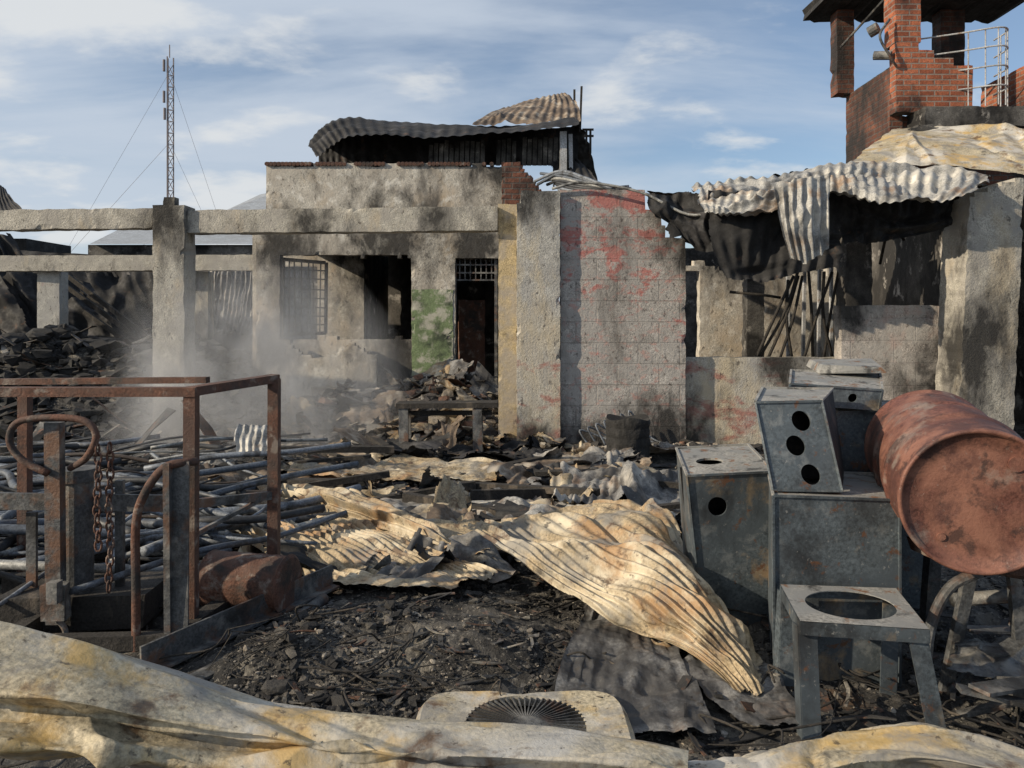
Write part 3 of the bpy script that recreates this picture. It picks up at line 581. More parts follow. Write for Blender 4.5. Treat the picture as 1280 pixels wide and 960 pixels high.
for k,(s0,rad) in enumerate(prof):
    for a in range(n):
        th=2*math.pi*a/n; V.append(A+t*s0+(u*math.cos(th)+w*math.sin(th))*rad)
    if k:
        for a in range(n): q=(a+1)%n; Fc.append(((k-1)*n+a,(k-1)*n+q,k*n+q,k*n+a))
V=np.array(V); rel=V-A; al=rel@t; rad=rel-al[:,None]*t; rl=np.linalg.norm(rad,axis=1)
dn=fbm(V*3.6,77,3)*.5-np.clip(fbm(V*5,79,3)-.1,0,1)*1.2
sd_=(rl>.25)*(al>.03)*(al<Lg-.03); V=V+(rad/(rl[:,None]+1e-6))*(dn*.018*sd_)[:,None]+t*(fbm(V*6,78,3)*.008*(rl<.26))[:,None]
mb=MB(); mb.add(V,Fc); mb.obj('drum_shell',drum_m,E,smooth=True)
mb=MB()
for (aa,rd,sz) in ((.9,.2,.030),(4.0,.2,.016)):
    p=A+t*.02+(u*math.cos(aa)+w*math.sin(aa))*rd; mb.tube([p,p-t*.010],sz,n=20,curved=False)
mb.obj('bungs',drum_m,E)
E=empty('drum_cradle'); mb=MB()
mb.tube([(1.95,3.25,.60),(2.15,3.2,.58),(2.3,3.3,.62)],[.05,.06,.05],n=10); mb.box((2.02,3.4,.585),(.42,.2,.05),(0,.06,.2),jit=.1)
mb.obj('saddle',rust,E)
mb=MB()
mb.bar((1.98,3.3,.57),(1.86,3.3,0),.05,.03,up=(0,1,0)); mb.bar((2.15,3.3,.57),(2.2,3.3,0),.05,.03,up=(0,1,0)); mb.bar((2.1,3.8,.68),(2.05,3.8,0),.06,up=(0,1,0))
mb.tube([(1.72,3.2,0),(1.74,3.2,.3),(1.82,3.2,.48),(1.95,3.2,.55)],.022,n=10)
mb.obj('legs',steel,E)
mb=MB()
for k in range(18):
    x,y=random.uniform(1.65,2.5),random.uniform(2.75,3.5); a=random.gauss(.1,.35); L=random.uniform(.3,.7)
    mb.bar((x,y,random.uniform(.05,.25)),(x+L*math.cos(a),y+L*math.sin(a),random.uniform(.05,.25)),random.uniform(.02,.09),random.uniform(.008,.03))
mb.obj('metal_offcuts',steel)
mb=MB(); mb.tube([(1.9,3.0,.16),(2.2,2.95,.17),(2.6,2.9,.18)],.045,n=16); mb.tube([(1.95,3.4,.36),(2.5,3.4,.40)],.03,n=12,curved=False); mb.obj('steel_pipe',steel,smooth=True)
SH('crumpled_foil_sheet',[[(1180,840,3.1),(1230,850,3.1),(1290,858,3.05)],[(1185,820,3.2),(1235,828,3.2),(1290,832,3.15)],[(1195,805,3.3),(1240,800,3.35),(1290,795,3.3)]],steel,waves=1,amp=.005,crump=.02,cs=5,nu=60,nv=40,jag=.1,seed=41,folds=8,fh=.04)

# small bench + barrel
E=empty('burned_bench'); d=8.4; mb=MB()
zt=Z(506,d); mb.bar((X(497,d),d,zt),(X(622,d),d,zt+.01),.28,.055); mb.bar((X(505,d),d,zt-.09),(X(615,d),d,zt-.085),.03,.05); mb.obj('seat',timber,E)
mb=MB()
for px in(506,597):
    for dy in(-.1,.1): mb.bar((X(px,d),d+dy,zt-.03),(X(px,d)+.01,d+dy*1.3,-.02),.10,.05,up=(0,1,0))
mb.obj('legs',steel,E)
mb=MB(); d=8.3; x=X(785,d); zs=np.linspace(-.05,.55,24); n=56; V=[];Fc=[]
for k,z in enumerate(zs):
    for a in range(n):
        th=6.283*a/n; rr=.225+.02*fbm(np.array([[math.cos(th)*2,math.sin(th)*2,z*7]]),5,3)[0]+.010*(abs(math.sin(z*28)))+.006*fbm(np.array([[th*8,z*20,0]]),5,2)[0]
        V.append((x+rr*math.cos(th),d+rr*math.sin(th),z+(.02*math.sin(3*th) if k==23 else 0)))
    if k:
        for a in range(n): q=(a+1)%n; Fc.append(((k-1)*n+a,(k-1)*n+q,k*n+q,k*n+a))
V.append((x,d,.46))
for a in range(n): Fc.append((23*n+a,23*n+(a+1)%n,24*n))
mb.add(V,Fc); mb.obj('charred_barrel',black)
mb=MB()
for k in range(7):
    x=.95+k*.1; mb.tube([(x,9.35,.05),(x-.12,9.4,.25+.04*k),(x+.15,9.45,.16),(x+.4,9.3,.08)],.012,n=6)
mb.obj('coiled_cables',pipe,smooth=True)

# ---------------------------------------------------------------- front concrete frame (left)
E=empty('concrete_frame'); mb=MB()
def beam(mb,a,b,w,z0,z1,cell=.08,**k):
    a=np.array(a,float);b=np.array(b,float); ang=math.atan2(b[1]-a[1],b[0]-a[0]); mb.wall(a,ang,np.linalg.norm(b-a),z0,z1,w,cell=cell,**k)
beam(mb,(X(232,9.95),9.98),(X(621,9.6),9.66),.25,2.73,3.03,cell=.06,ej=.014)
beam(mb,(-9.0,10.35),(X(190,10),10.02),.25,2.80,3.06,cell=.06,ej=.014)
mb.obj('lintel_beams',conc,E)
mb=MB(); mb.wall((X(191,9.9),9.9),0,.40,-.1,3.08,.36,cell=.05,ej=.014); mb.wall((X(203,9.95),9.98),0,.14,3.08,3.2,.14,cell=.05); mb.obj('column',conc,E)
E=empty('concrete_frame'); mb=MB()
beam(mb,(-14,16.6),(X(322,16.2),16.2),.3,2.65,2.98,cell=.1); mb.obj('lintel_beams',conc,E)
mb=MB()
for p0,p1 in((42,70),(235,257)): mb.wall((X(p0,16.5),16.62),0,X(p1,16.5)-X(p0,16.5),-.1,2.648,.34,cell=.08)
mb.wall((-13.5,16.62),0,.4,-.1,2.648,.34,cell=.08)
mb.obj('columns',conc_pale,E)

# ---------------------------------------------------------------- middle building
E=empty('burned_building'); d=12.5
def inr(px,py,a,b,c_,d_): return a<=px<=b and c_<=py<=d_
def kB(u,z):
    px=640+(u+X(320,d))/d*F; py=400-(z-EYE)/d*F
    nz=float(fbm(np.array([[px*.06,py*.06,0]]),4,3)[0])
    if px<334 and py<292: return False
    if py<206+3*nz+(7*nz if 480<px<500 else 0): return False
    if px>628 and py<214+nz*8: return False
    if inr(px,py,349+4*nz,513+4*nz,320+2*nz,424+8*nz): return False
    if inr(px,py,567,622,322,600): return False
    return True
mb=MB(); mb.wall((X(320,d),d),0,X(645,d)-X(320,d),-.1,Z(204,d),.2,keep=kB,cell=.055,ej=.014); mb.obj('front_wall',plaster,E)
mb=MB()
for k in range(62):
    x=X(334,d)+k*.063
    if 480<640+x/d*F<498 or (random.random()<.15): continue
    mb.tube([(x,d-.04,Z(205,d)-.005),(x,d+.12,Z(205,d)+.02),(x,d+.26,Z(205,d)-.005)],.034,n=8,res=3)
mb.obj('coping_tiles',rust,E)
mb=MB(); mb.wall((X(515,d)-.0,d-.012),0,X(566,d)-X(515,d),Z(470,d),Z(362,d),.01,keep=lambda u,z: float(fbm(np.array([[u*5,z*5,1.]]),4,3)[0])<.42,cell=.05,ej=.03); mb.obj('green_paint_panel',green,E)
mb=MB()
mb.wall((X(349,14.6),14.6),0,.0+X(455,14.6)-X(349,14.6),-.1,3.1,.15,keep=lambda u,z: not(u<.75 and 1.2<z<2.6),cell=.08)
mb.obj('inner_partition',plaster,E)
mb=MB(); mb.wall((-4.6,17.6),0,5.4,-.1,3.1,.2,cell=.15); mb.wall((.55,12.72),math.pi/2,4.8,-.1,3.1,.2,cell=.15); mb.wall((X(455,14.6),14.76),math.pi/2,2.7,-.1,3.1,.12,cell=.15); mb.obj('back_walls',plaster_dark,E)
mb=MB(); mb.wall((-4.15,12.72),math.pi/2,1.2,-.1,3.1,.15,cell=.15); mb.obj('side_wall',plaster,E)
mb=MB(); mb.hexa([(-4.3,12.72,3.12),(.6,12.72,3.12),(.6,17.6,3.12),(-4.3,17.6,3.12),(-4.3,12.72,3.28),(.6,12.72,3.28),(.6,17.6,3.28),(-4.3,17.6,3.28)]); mb.obj('ceiling_slab',black,E)
mb=MB(); a0=np.array([X(353,12.75),12.75]); a1=np.array([X(407,13.5),13.5]); z0,z1=Z(418,12.9),Z(324,12.75)
for k in range(8):
    p=a0+(a1-a0)*k/7; mb.bar((p[0],p[1],z0),(p[0]+random.uniform(-.02,.02),p[1],z1),.022 if k not in(0,7) else .06,.015,up=(0,1,0))
for k in range(9):
    z=z0+(z1-z0)*k/8; mb.bar((*a0,z),(*a1,z+random.uniform(-.02,.02)),.012,.022 if k not in(0,8) else .06)
mb.obj('window_grille',timber,E)
mb=MB()
for k in range(9):
    x=X(568,12.6)+k*(X(621,12.6)-X(568,12.6))/8; mb.bar((x,12.62,Z(350,12.6)),(x,12.62,Z(322,12.6)),.018,.012,up=(0,1,0))
for py in(322,331,341,350): mb.bar((X(567,12.6),12.61,Z(py,12.6)),(X(622,12.6),12.61,Z(py,12.6)),.014,.025)
mb.bar((X(569,12.6),12.6,0),(X(569,12.6),12.6,Z(322,12.6)),.05,.05,up=(0,1,0)); mb.bar((X(620,12.6),12.6,0),(X(620,12.6),12.6,Z(322,12.6)),.05,.05,up=(0,1,0))
mb.obj('door_frame',steel,E)
mb=MB(); mb.wall((X(574,13.3),13.3),.5,.5,.2,1.95,.04,cell=.1,ej=.02); mb.obj('leaning_door',rust,E)
mb=MB(); mb.wall((X(356,12.2),12.25),0,X(470,12.2)-X(356,12.2),-.1,Z(428,12.2),.15,keep=lambda u,z: z<1.25-.25*abs(math.sin(u*3)) ,cell=.05,ej=.03); mb.obj('sill_wall',plaster,E)
mb=MB(); mb.wall((X(628,12),12.0),0,.62,3.3,Z(203,12),.3,keep=lambda u,z: z<3.85+.25*math.sin(u*5+1),cell=.05,ej=.05); mb.obj('masonry_stub',brick_dark,E)
# burned roof behind: sagging charred sheet roof above an open gable
mb=MB()
mb.sheet([[S(396,200,13.2),S(440,176,13.3),S(520,176,13.4),S(620,172,13.4),S(724,158,13.4)],
          [S(389,184,14.3),S(428,154,14.6),S(520,160,14.8),S(620,161,14.8),S(724,151,14.8)],
          [S(404,166,16.5),S(436,152,16.8),S(520,158,17),S(620,159,17),S(722,152,17)]],waves=26,amp=.009,crump=.07,cs=.9,nu=320,nv=50,seed=51,jag=.03,mi=0,folds=8,fh=.12,fw=.08)
mb.sheet([[S(398,207,14.9),S(440,207,14.9),S(520,207,14.9),S(620,207,14.9),S(722,207,14.9)],[S(398,180,15),S(440,165,15),S(520,165,15),S(620,165,15),S(722,158,15)]],waves=20,amp=.012,crump=.02,cs=1,nu=200,nv=20,seed=56,mi=0)
mb.sheet([[S(588,158,14.4),S(632,157,14.4),S(680,155,14.4),S(726,152,14.4)],[S(604,147,15.4),S(645,139,15.4),S(688,132,15.4),S(722,130,15.4)],[S(628,136,16.4),S(656,128,16.4),S(690,119,16.4),S(708,114,16.4)]],waves=13,amp=.012,crump=.03,cs=1.2,nu=160,nv=50,seed=52,jag=.03,mi=1,folds=5,fh=.07)
mb.sheet([[S(722,152,14.7),S(735,185,15),S(750,240,15)],[S(705,165,15.5),S(715,190,15.5),S(722,240,15.5)]],waves=5,amp=.02,crump=.05,cs=1.2,nu=60,nv=20,seed=53,mi=0)
mb.sheet([[S(690,240,13.5),S(720,242,13.5),S(755,242,13.5)],[S(690,225,13.8),S(715,215,13.8),S(735,215,13.8)],[S(690,205,14),S(710,200,14),S(722,200,14)]],waves=5,amp=.02,crump=.1,cs=1.2,nu=60,nv=20,seed=55,mi=0,jag=.1)
mb.obj('corrugated_roof',[blacksheet,rustsheet],E,smooth=True)
mb=MB()
for k in range(26):
    if k in(11,12,17): continue
    mb.bar(S(538+k*6.5,207,14.2),S(539+k*6.5,178+random.uniform(-2,4)-k*.3,14.2),.075,.02,up=(0,1,0))
mb.obj('gable_boards',conc_dark,E)
mb=MB(); mb.bar(S(704,240,13.7),S(704,165,13.7),.12,up=(0,1,0)); mb.bar(S(714,240,13.75),S(713,168,13.75),.07,up=(0,1,0)); mb.obj('steel_posts',whitep,E)
mb=MB()
for a,b_ in (((725,165),(727,108)),((718,125),(718,112)),((738,192),(738,162)),((728,162),(742,162)),((728,170),(742,170)),((733,180),(733,162))): mb.bar(S(*a,14.8),S(*b_,14.8),.04,up=(0,1,0.1))
mb.obj('roof_rods',timber,E)
mb=MB()
for k in range(9): mb.tube([S(668+k*4,222+random.uniform(-6,14),11),S(700,214+k*3,10.6),S(730,222+k*2.5,10.2),S(765+k*3,236+random.uniform(-3,3),9.9)],.022,n=7)
mb.tube([S(690,236,9.55),S(730,228,9.5),S(800,240,9.4),S(860,268,9.2),S(905,262,9)],.018,n=7)
mb.obj('fallen_conduits',pipe,E,smooth=True)

# ---------------------------------------------------------------- right wing
E=empty('blockwork_building'); d=9.6
mb=MB(); mb.wall((X(646,9.5),9.5),0,X(700,9.5)-X(646,9.5),-.1,Z(238,9.5),.42,cell=.05,ej=.014,keep=lambda u,z:not(z>3.05 and u<.06)); mb.obj('pier',conc_pale,E)
mb=MB(); mb.wall((X(623,9.75),9.75),0,X(646,9.75)-X(623,9.75),-.1,Z(255,9.75),.3,cell=.05,ej=.012); mb.obj('side_pier',side_m,E)
def kW(u,z):
    px=640+(u+X(700.5,d))/d*F; py=400-(z-EYE)/d*F
    lim=238 if px<808 else (264 if px<826 else (281 if px<833 else 298))
    return py>lim
mb=MB(); mb.wall((X(700.5,d),d),0,X(857,d)-X(700.5,d),-.1,Z(237,d),.18,keep=kW,cell=.05,ej=.012); mb.obj('block_wall',block,E)
d=9.75
mb=MB(); mb.wall((X(853,d),d),0,X(1054,d)-X(853,d),-.1,Z(447,d),.2,cell=.06,ej=.012); mb.obj('low_wall',conc_pale,E)
mb=MB(); mb.wall((X(1052,9.2),9.2),0,X(1196,9.2)-X(1052,9.2),-.1,Z(382,9.2),.2,cell=.06,ej=.014); mb.obj('parapet_wall',block_pink,E)
mb=MB(); mb.wall((X(1196,8.5),8.5),0,.60,-.1,Z(222,8.5),.5,cell=.05,ej=.03,lean=(.045,0),keep=lambda u,z:z<2.98+.35*u); mb.obj('leaning_pillar',conc,E)
mb=MB(); mb.wall((X(1058,9.6),9.6),0,.32,1.6,2.9,.3,cell=.05,ej=.03); mb.obj('inner_column',plaster_dark,E)
mb=MB()
mb.wall((2.6,12.3),0,2.75,-.1,2.55,.2,keep=lambda u,z: not(u<.40 and z<2.35) and z<2.40+.12*math.sin(u*4),cell=.08,ej=.03)
mb.wall((5.3,12.9),0,3.2,-.1,3.3,.2,cell=.1)
mb.obj('back_wall',plaster,E)
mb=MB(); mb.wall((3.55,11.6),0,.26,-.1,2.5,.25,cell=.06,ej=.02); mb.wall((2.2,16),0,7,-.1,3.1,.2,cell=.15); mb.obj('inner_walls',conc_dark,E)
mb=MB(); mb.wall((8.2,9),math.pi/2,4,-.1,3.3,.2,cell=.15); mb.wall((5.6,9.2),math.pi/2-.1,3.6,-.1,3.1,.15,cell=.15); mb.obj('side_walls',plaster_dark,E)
mb=MB()
for px in (985,1002,1022,1038): mb.bar((X(px,11.2),11.2,0),(X(px+random.uniform(-6,6),11.2),11.2,2.5),.04,.05,up=(0,1,0))
mb.obj('bare_studs',whitep,E)
mb=MB()
mb.sheet([[S(808,242,9.55),S(900,240,9.5),S(1040,215,9.4),S(1130,222,9.2),S(1230,235,8.9)],[(2.0,10.2,3.25),(3.,10.2,3.1),(4.5,10.3,3.3),(5.6,11.1,3.3),(7.2,11,3.4)],[(2.2,10.8,3.1),(3.,10.8,3.1),(4.5,10.9,3.2),(5.6,12,3.3),(7.4,12,3.4)]],waves=30,amp=.03,crump=.06,cs=1.5,nu=240,nv=40,seed=61)
mb.obj('burned_roof',blacksheet,E,smooth=True)
mb=MB()
mb.sheet([[S(862,228,9.3),S(950,218,9.2),S(1040,202,9.1),S(1130,200,8.9),S(1240,214,8.7)],[S(866,238,9.0),S(950,238,8.8),S(1040,212,8.7),S(1130,224,8.5),S(1236,226,8.3)],[S(878,262,8.7),S(930,262,8.5),S(1045,236,8.4),S(1130,246,8.1),S(1212,238,8.1)]],waves=26,crump=.045,nu=360,nv=80,seed=62,jag=.05,mi=0,amp=.016,cs=2.,folds=16,fh=.12,fw=.05)
mb.sheet([[S(966,228,8.35),S(1005,222,8.3),S(1040,214,8.35)],[S(974,275,8.3),S(1004,272,8.25),S(1038,262,8.3)],[S(988,324,8.3),S(1010,330,8.25),S(1040,312,8.3)]],waves=6,crump=.025,nu=110,nv=70,seed=63,jag=.04,mi=0,amp=.018,cs=2.,folds=4,fh=.05)
for sd,wv,gr in ((64,7,[[S(808,238,9.4),S(860,236,9.3),S(908,240,9.2)],[S(812,262,9.3),S(860,275,9.2),S(915,285,9.1)],[S(838,285,9.3),S(876,318,9.2),S(930,300,9.1)]]),
              (65,10,[[S(885,238,8.9),S(980,238,8.8),S(1060,230,8.8)],[S(886,292,8.8),S(975,300,8.7),S(1060,290,8.7)],[S(906,350,8.8),S(965,352,8.7),S(1054,334,8.7)]]),
              (66,11,[[S(1040,225,8.9),S(1120,238,8.8),S(1205,236,8.8)],[S(1045,262,8.9),S(1120,270,8.8),S(1200,258,8.8)],[S(1055,306,8.9),S(1110,302,8.8),S(1198,282,8.8)]])):
    mb.sheet(gr,waves=wv,crump=.05,nu=150,nv=80,seed=sd,jag=.05,mi=1,amp=.014,cs=1.5,folds=10,fh=.13,fw=.12)
mb.sheet([[S(1055,208,10.0),S(1130,208,9.8),S(1200,212,9.6),S(1300,222,9.2)],[S(1085,185,10.8),S(1140,180,10.6),S(1210,182,10.4),S(1300,195,10.0)],[S(1118,162,12),S(1160,158,12),S(1220,162,11.6),S(1300,172,11.2)]],waves=0,crump=.035,nu=220,nv=90,seed=67,jag=.05,mi=2,amp=.0,cs=1.6,folds=10,fh=.10,fw=.05)
mb.obj('hanging_roof_sheets',[palegrey,blacksheet,yellowish],E,smooth=True)
mb=MB()
for (a,b_) in (((992,345),(945,448)),((998,345),(960,448)),((1003,345),(975,448)),((985,350),(990,448)),((1040,340),(1005,448)),((1030,340),(1040,446)),((912,365),(975,372)),((1050,330),(1030,446)),((1010,330),(1016,446)),((1000,330),(950,446)),((1120,250),(1100,330)),((1080,240),(1130,300))):
    mb.tube([S(*a,9.9),S((a[0]+b_[0])/2+random.uniform(-9,9),(a[1]+b_[1])/2,9.8),S(*b_,10.0)],.020,n=6)
mb.obj('hanging_cables',timber,E,smooth=True)

# ---------------------------------------------------------------- brick tower
E=empty('brick_tower'); mb=MB()
def kT(u,z):
    st=5.95 if u<.36 else (5.80 if u<.6 else (5.72 if u<.9 else 5.55))
    return z<st
mb.wall((6.0,12.0),0,1.2,4.85,6.0,.2,keep=kT,cell=.06,ej=.012)
mb.wall((6.0,12.02),0,.40,5.95,7.1,.36,cell=.06,ej=.015)
mb.wall((8.56,11.2),math.pi/2,2.5,4.9,5.75,.2,cell=.08,ej=.012); mb.wall((8.3,11.9),0,.4,5.7,7.1,.3,cell=.08)
mb.obj('brick_parapet',brick,E)
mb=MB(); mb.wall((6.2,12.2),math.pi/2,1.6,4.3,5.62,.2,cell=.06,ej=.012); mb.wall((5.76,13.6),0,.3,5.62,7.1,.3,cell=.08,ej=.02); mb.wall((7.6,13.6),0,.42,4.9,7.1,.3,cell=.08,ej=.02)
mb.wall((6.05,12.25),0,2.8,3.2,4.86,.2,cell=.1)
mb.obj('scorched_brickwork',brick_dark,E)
mb=MB(); mb.wall((5.4,12.1),0,3.5,7.12,7.3,2.1,cell=.09,ej=.07,jit=.02); mb.obj('roof_slab',black,E)
mb=MB(); mb.wall((6.3,11.7),0,2.6,4.55,4.86,.9,cell=.08,ej=.04); mb.wall((6.0,11.55),0,1.2,4.25,4.55,.6,cell=.06,ej=.05,keep=lambda u,z:z<4.45+.1*math.sin(u*7)); mb.obj('floor_slab',conc_dark,E)
mb=MB()
for z in (5.2,5.5,5.8,6.08): mb.tube([(6.4,12.3,z),(7.0,12.0,z),(7.45,11.75,z),(7.68,11.9,z),(7.72,12.3,z)],.013,n=7)
for q in [(7.1,11.95),(7.3,11.84),(7.45,11.76),(7.58,11.79),(7.68,11.9),(7.7,12.1)]: mb.tube([(*q,4.9),(*q,6.08)],.010,n=6,curved=False)
mb.obj('railing',whitep,E)
mb=MB(); mb.tube([(6.0,11.98,5.55),(5.85,11.9,5.7),(5.7,11.9,6.0),(5.9,12.0,6.3)],.02,n=7); mb.tube([(5.75,12.2,5.8),(5.95,12.05,5.75)],.07,n=12,curved=False); mb.tube([(5.72,12.3,6.2),(5.82,12.2,6.25)],.09,n=12,curved=False); mb.tube([(5.78,13.5,6.4),(6.1,12.2,6.9)],.02,n=6,curved=False)
mb.obj('floodlight',steel,E)

# ---------------------------------------------------------------- collapsed shed at left
E=empty('collapsed_shed'); mb=MB()
rs=random.Random(4)
for k in range(20):
    px=-140+k*16+rs.uniform(-10,10); d=rs.uniform(17.3,20.5); w=rs.uniform(1.0,2.2)
    base=np.array([X(px,d),d,rs.uniform(.3,.9)]); sl=rs.uniform(.8,2.4); h=rs.uniform(1.5,3.1)*(1 if px<90 else .7)
    g_=[[base+(0,0,0),base+(w*.5,.2,.05),base+(w,.3,0)],[base+(-sl*.5,.4,h*.55),base+(w*.5-sl*.5,.5,h*.5),base+(w-sl*.5,.6,h*.55)],[base+(-sl,.8,h),base+(w*.5-sl,.8,h+.1),base+(w-sl,.9,h)]]
    mb.sheet(g_,waves=int(w*3),amp=.012,crump=.16,cs=1.1,nu=60,nv=30,jag=.10,seed=70+k,folds=6,fh=.3)
mb.sheet([[(-16,21.5,0),(-10,21.5,0),(-6.5,21.5,0)],[(-16,21.8,1.8),(-10,21.6,1.7),(-6.6,21.6,1.4)],[(-16,22.2,3.6),(-10.5,22,3.3),(-7,22,2.3)]],waves=20,amp=.02,crump=.15,cs=1,nu=200,nv=30,seed=140,jag=.06,folds=10,fh=.4)
mb.obj('fallen_roof_sheets',blacksheet,E,smooth=True)
mb=MB()
for k in range(30):
    px=rs.uniform(-80,200); d=rs.uniform(16.9,20); x=X(px,d); L=rs.uniform(1.5,3.5); t=np.array([-.75,.1,.6])*L*rs.uniform(.6,1.1)
    mb.bar((x+.5,d,rs.uniform(.4,1.0)),(x+.5+t[0],d+t[1],1+t[2]*.8),.07,.1)
mb.obj('charred_rafters',timber,E)
mb=MB()
for k in range(5):
    px=252+k*16; d=17.5; mb.sheet([[S(px-5,420,d),S(px+12,418,d)],[S(px+2+rs.uniform(-6,6),372,d+.3),S(px+20,370,d+.3)],[S(px+10+rs.uniform(-6,6),318+rs.uniform(-8,15),d+.5),S(px+28,320,d+.5)]],waves=3,amp=.02,crump=.1,cs=1.5,nu=30,nv=30,seed=90+k,jag=.05,folds=3)
mb.obj('leaning_sheets',greysheet,E,smooth=True)
E=empty('distant_building'); mb=MB(); d=30
mb.hexa([(X(110,d),d,0),(X(345,d),d,0),(X(345,d),d+10,0),(X(110,d),d+10,0),(X(110,d),d,Z(306,d)),(X(345,d),d,Z(306,d)),(X(345,d),d+10,Z(306,d)),(X(110,d),d+10,Z(306,d))]); mb.obj('walls',conc_dark,E)
mb=MB(); mb.add([S(112,305,29.7),S(350,305,29.7),S(350,286,35),S(150,286,35)],[(0,1,2,3)]); mb.add([S(280,264,34),S(350,264,34),S(350,238,38),S(325,243,38)],[(0,1,2,3)]); mb.add([S(280,264,34),S(350,264,34),S(350,300,34),S(280,300,34)],[(3,2,1,0)]); mb.obj('roof',farroof,E)
E=empty('distant_building'); mb=MB(); d=24
mb.sheet([[S(-120,300,d),S(-30,300,d),S(28,262,d)],[S(-120,240,d+3),S(-30,225,d+3),S(5,238,d+3)]],waves=20,amp=.02,crump=.1,cs=1,nu=160,nv=20,seed=99); mb.obj('roof',blacksheet,E)
mb=MB(); mb.hexa([(-22,d+.5,0),(X(20,d),d+.5,0),(X(20,d),d+3,0),(-22,d+3,0),(-22,d+.5,4.2),(X(20,d),d+.5,4.2),(X(20,d),d+3,4.2),(-22,d+3,4.2)]); mb.obj('walls',black,E)

# ---------------------------------------------------------------- mast
E=empty('radio_mast'); mb=MB(); d=60; xc=X(212,d); w=.28; top=Z(72,d); tri=[(xc+w*math.cos(a),d+w*math.sin(a)) for a in(.3,2.4,4.5)]
for p in tri: mb.bar((*p,0),(*p,top),.075,up=(0,1,0))
z=0
while z<top-1:
    for a in range(3):
        p,q=tri[a],tri[(a+1)%3]; mb.bar((*p,z),(*q,z+.9),.04); mb.bar((*p,z),(*q,z),.04)
    z+=.9
mb.bar((xc,d,top),(xc,d,top+1.),.06,up=(0,1,0)); mb.obj('lattice',mast_m,E)
mb=MB()
for (zz,xx) in ((top*.97,.15),(top*.8,.2),(top*.86,.15)): mb.tube([(xc+xx-.45,d-.3,zz-.5),(xc+xx-.45,d-.3,zz+.4)],.1,n=10,curved=False)
mb.obj('antennas',mast_m,E)
mb=MB()
for (zt_,ex_,ey) in ((top*.95,-14,3),(top*.7,-12,-3),(top*.4,-12,-2),(top*.95,5,6),(top*.7,4.5,8)): mb.tube([(xc,d,zt_),(xc+ex_,d+ey,0)],.012,n=4,curved=False)
mb.obj('guy_wires',mast_m,E)

# ---------------------------------------------------------------- smoke
mb=MB(); mb.hexa([(-5.0,7.2,0),(-1.2,7.2,0),(-1.2,11.8,0),(-5.0,11.8,0),(-5.0,7.2,2.6),(-1.2,7.2,2.6),(-1.2,11.8,2.6),(-5.0,11.8,2.6)])
vm=bpy.data.materials.new('smoke_volume'); vm.use_nodes=True; nt=vm.node_tree; nt.nodes.clear()
try: vm.cycles.volume_step_rate=8.0
except Exception as e: print(e)
out=nt.nodes.new('ShaderNodeOutputMaterial'); pv=nt.nodes.new('ShaderNodeVolumePrincipled'); pv.inputs['Color'].default_value=(.93,.94,.96,1); pv.inputs['Anisotropy'].default_value=.1
tc=nt.nodes.new('ShaderNodeTexCoord'); mp=nt.nodes.new('ShaderNodeMapping'); mp.inputs['Scale'].default_value=(1,1,.5)
nz=nt.nodes.new('ShaderNodeTexNoise'); nz.inputs['Scale'].default_value=1.5; nz.inputs['Detail'].default_value=3; nz.inputs['Distortion'].default_value=.8
nt.links.new(tc.outputs['Object'],mp.inputs[0]); nt.links.new(mp.outputs[0],nz.inputs['Vector'])
mr=nt.nodes.new('ShaderNodeMapRange'); mr.inputs[1].default_value=.42; mr.inputs[2].default_value=.70; mr.inputs[3].default_value=0; mr.inputs[4].default_value=2.0; nt.links.new(nz.outputs['Fac'],mr.inputs[0])
gm=nt.nodes.new('ShaderNodeMapping'); gm.inputs['Location'].default_value=(3.1/1.9,-9.5/2.3,-.5/2.1); gm.inputs['Scale'].default_value=(1/1.9,1/2.3,1/2.1); nt.links.new(tc.outputs['Object'],gm.inputs[0])
gr=nt.nodes.new('ShaderNodeTexGradient'); gr.gradient_type='SPHERICAL'; nt.links.new(gm.outputs[0],gr.inputs[0])
mu=nt.nodes.new('ShaderNodeMath'); mu.operation='MULTIPLY'; nt.links.new(mr.outputs[0],mu.inputs[0]); nt.links.new(gr.outputs[1],mu.inputs[1])
nt.links.new(mu.outputs[0],pv.inputs['Density']); nt.links.new(pv.outputs[0],out.inputs['Volume'])
mb.obj('smoke',vm)

# ---------------------------------------------------------------- world, sun, camera
sc=bpy.context.scene
W=bpy.data.worlds.new('World'); sc.world=W; W.use_nodes=True; nt=W.node_tree; N=nt.nodes; L=nt.links
bg=N['Background']; sky=N.new('ShaderNodeTexSky'); sky.sky_type='NISHITA'; sky.sun_disc=False
elev=math.radians(25); az=math.radians(-110)   # azimuth measured from +Y toward +X
sky.sun_elevation=elev; sky.sun_rotation=az; sky.dust_density=.8; sky.ozone_density=2.4; sky.air_density=1.0
tc=N.new('ShaderNodeTexCoord'); sx=N.new('ShaderNodeSeparateXYZ'); L.new(tc.outputs['Generated'],sx.inputs[0])
def wm(op,a,b_):
    x=N.new('ShaderNodeMath'); x.operation=op
    for k,q in((0,a),(1,b_)):
        if isinstance(q,(int,float)): x.inputs[k].default_value=q
        else: L.new(q,x.inputs[k])
    return x.outputs[0]
mx=wm('MAXIMUM',wm('ADD',sx.outputs[2],.22),.05)
cb=N.new('ShaderNodeCombineXYZ'); L.new(wm('DIVIDE',sx.outputs[0],mx),cb.inputs[0]); L.new(wm('DIVIDE',sx.outputs[1],mx),cb.inputs[1])
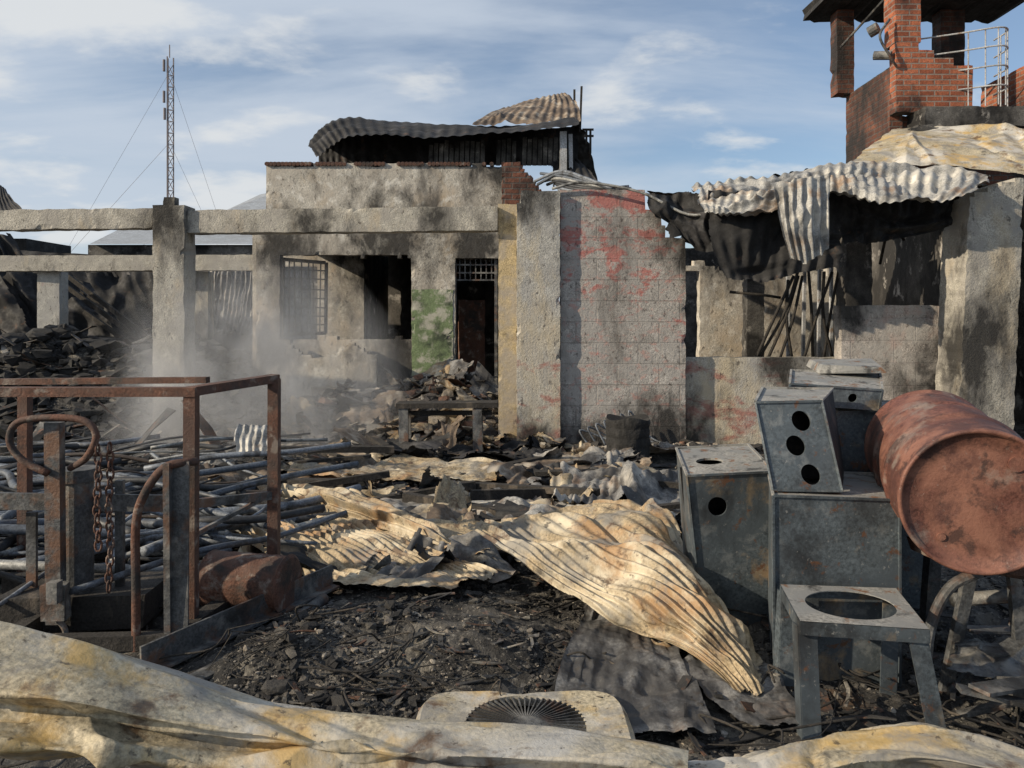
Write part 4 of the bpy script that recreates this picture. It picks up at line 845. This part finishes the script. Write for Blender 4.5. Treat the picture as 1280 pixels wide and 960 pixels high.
def wn(sc_,det,dist,st,loc):
    mp=N.new('ShaderNodeMapping'); mp.inputs['Scale'].default_value=st; mp.inputs['Location'].default_value=loc; mp.inputs['Rotation'].default_value=(0,0,.25); L.new(cb.outputs[0],mp.inputs[0])
    n=N.new('ShaderNodeTexNoise'); n.inputs['Scale'].default_value=sc_; n.inputs['Detail'].default_value=det; n.inputs['Roughness'].default_value=.55; n.inputs['Distortion'].default_value=dist; L.new(mp.outputs[0],n.inputs[0]); return n.outputs['Fac']
def mr_(f,a,b,c,d):
    r=N.new('ShaderNodeMapRange'); r.interpolation_type='SMOOTHSTEP'; r.inputs[1].default_value=a; r.inputs[2].default_value=b; r.inputs[3].default_value=c; r.inputs[4].default_value=d; L.new(f,r.inputs[0]); return r.outputs[0]
left=mr_(sx.outputs[0],-.6,.5,.13,-.08); low=mr_(sx.outputs[2],0,.35,.15,-.01)
c1=mr_(wm('ADD',wm('ADD',wn(.9,10,.4,(.6,1.9,1),(2.3,1.1,0)),left),low),.38,.68,.12,.85)
c2=mr_(wm('ADD',wn(2.0,10,.15,(1,1.4,1),(5.,3.,0)),wm('MULTIPLY',left,.4)),.53,.68,0,.75)
mA=N.new('ShaderNodeMix'); mA.data_type='RGBA'; L.new(c1,mA.inputs[0]); L.new(sky.outputs[0],mA.inputs[6]); mA.inputs[7].default_value=(4.6,5.15,5.9,1)
mB=N.new('ShaderNodeMix'); mB.data_type='RGBA'; L.new(c2,mB.inputs[0]); L.new(mA.outputs[2],mB.inputs[6]); mB.inputs[7].default_value=(6.2,6.3,6.3,1)
L.new(mB.outputs[2],bg.inputs['Color']); bg.inputs['Strength'].default_value=.125
sd=bpy.data.lights.new('sun','SUN'); sd.energy=5.0; sd.angle=math.radians(.6); sd.color=(1,.86,.66)
so=bpy.data.objects.new('sun',sd); sc.collection.objects.link(so)
dirv=Vector((math.sin(az)*math.cos(elev),math.cos(az)*math.cos(elev),math.sin(elev)))
so.rotation_euler=dirv.to_track_quat('Z','Y').to_euler()
cd=bpy.data.cameras.new('camera'); cam=bpy.data.objects.new('camera',cd); sc.collection.objects.link(cam); sc.camera=cam
cam.location=(0,0,EYE); cam.rotation_euler=(math.radians(90),0,0); cd.sensor_width=36; cd.lens=27; cd.shift_y=-.0625; cd.clip_start=.05; cd.clip_end=4000
sc.view_settings.view_transform='Standard'; sc.view_settings.look='None'; sc.view_settings.exposure=0
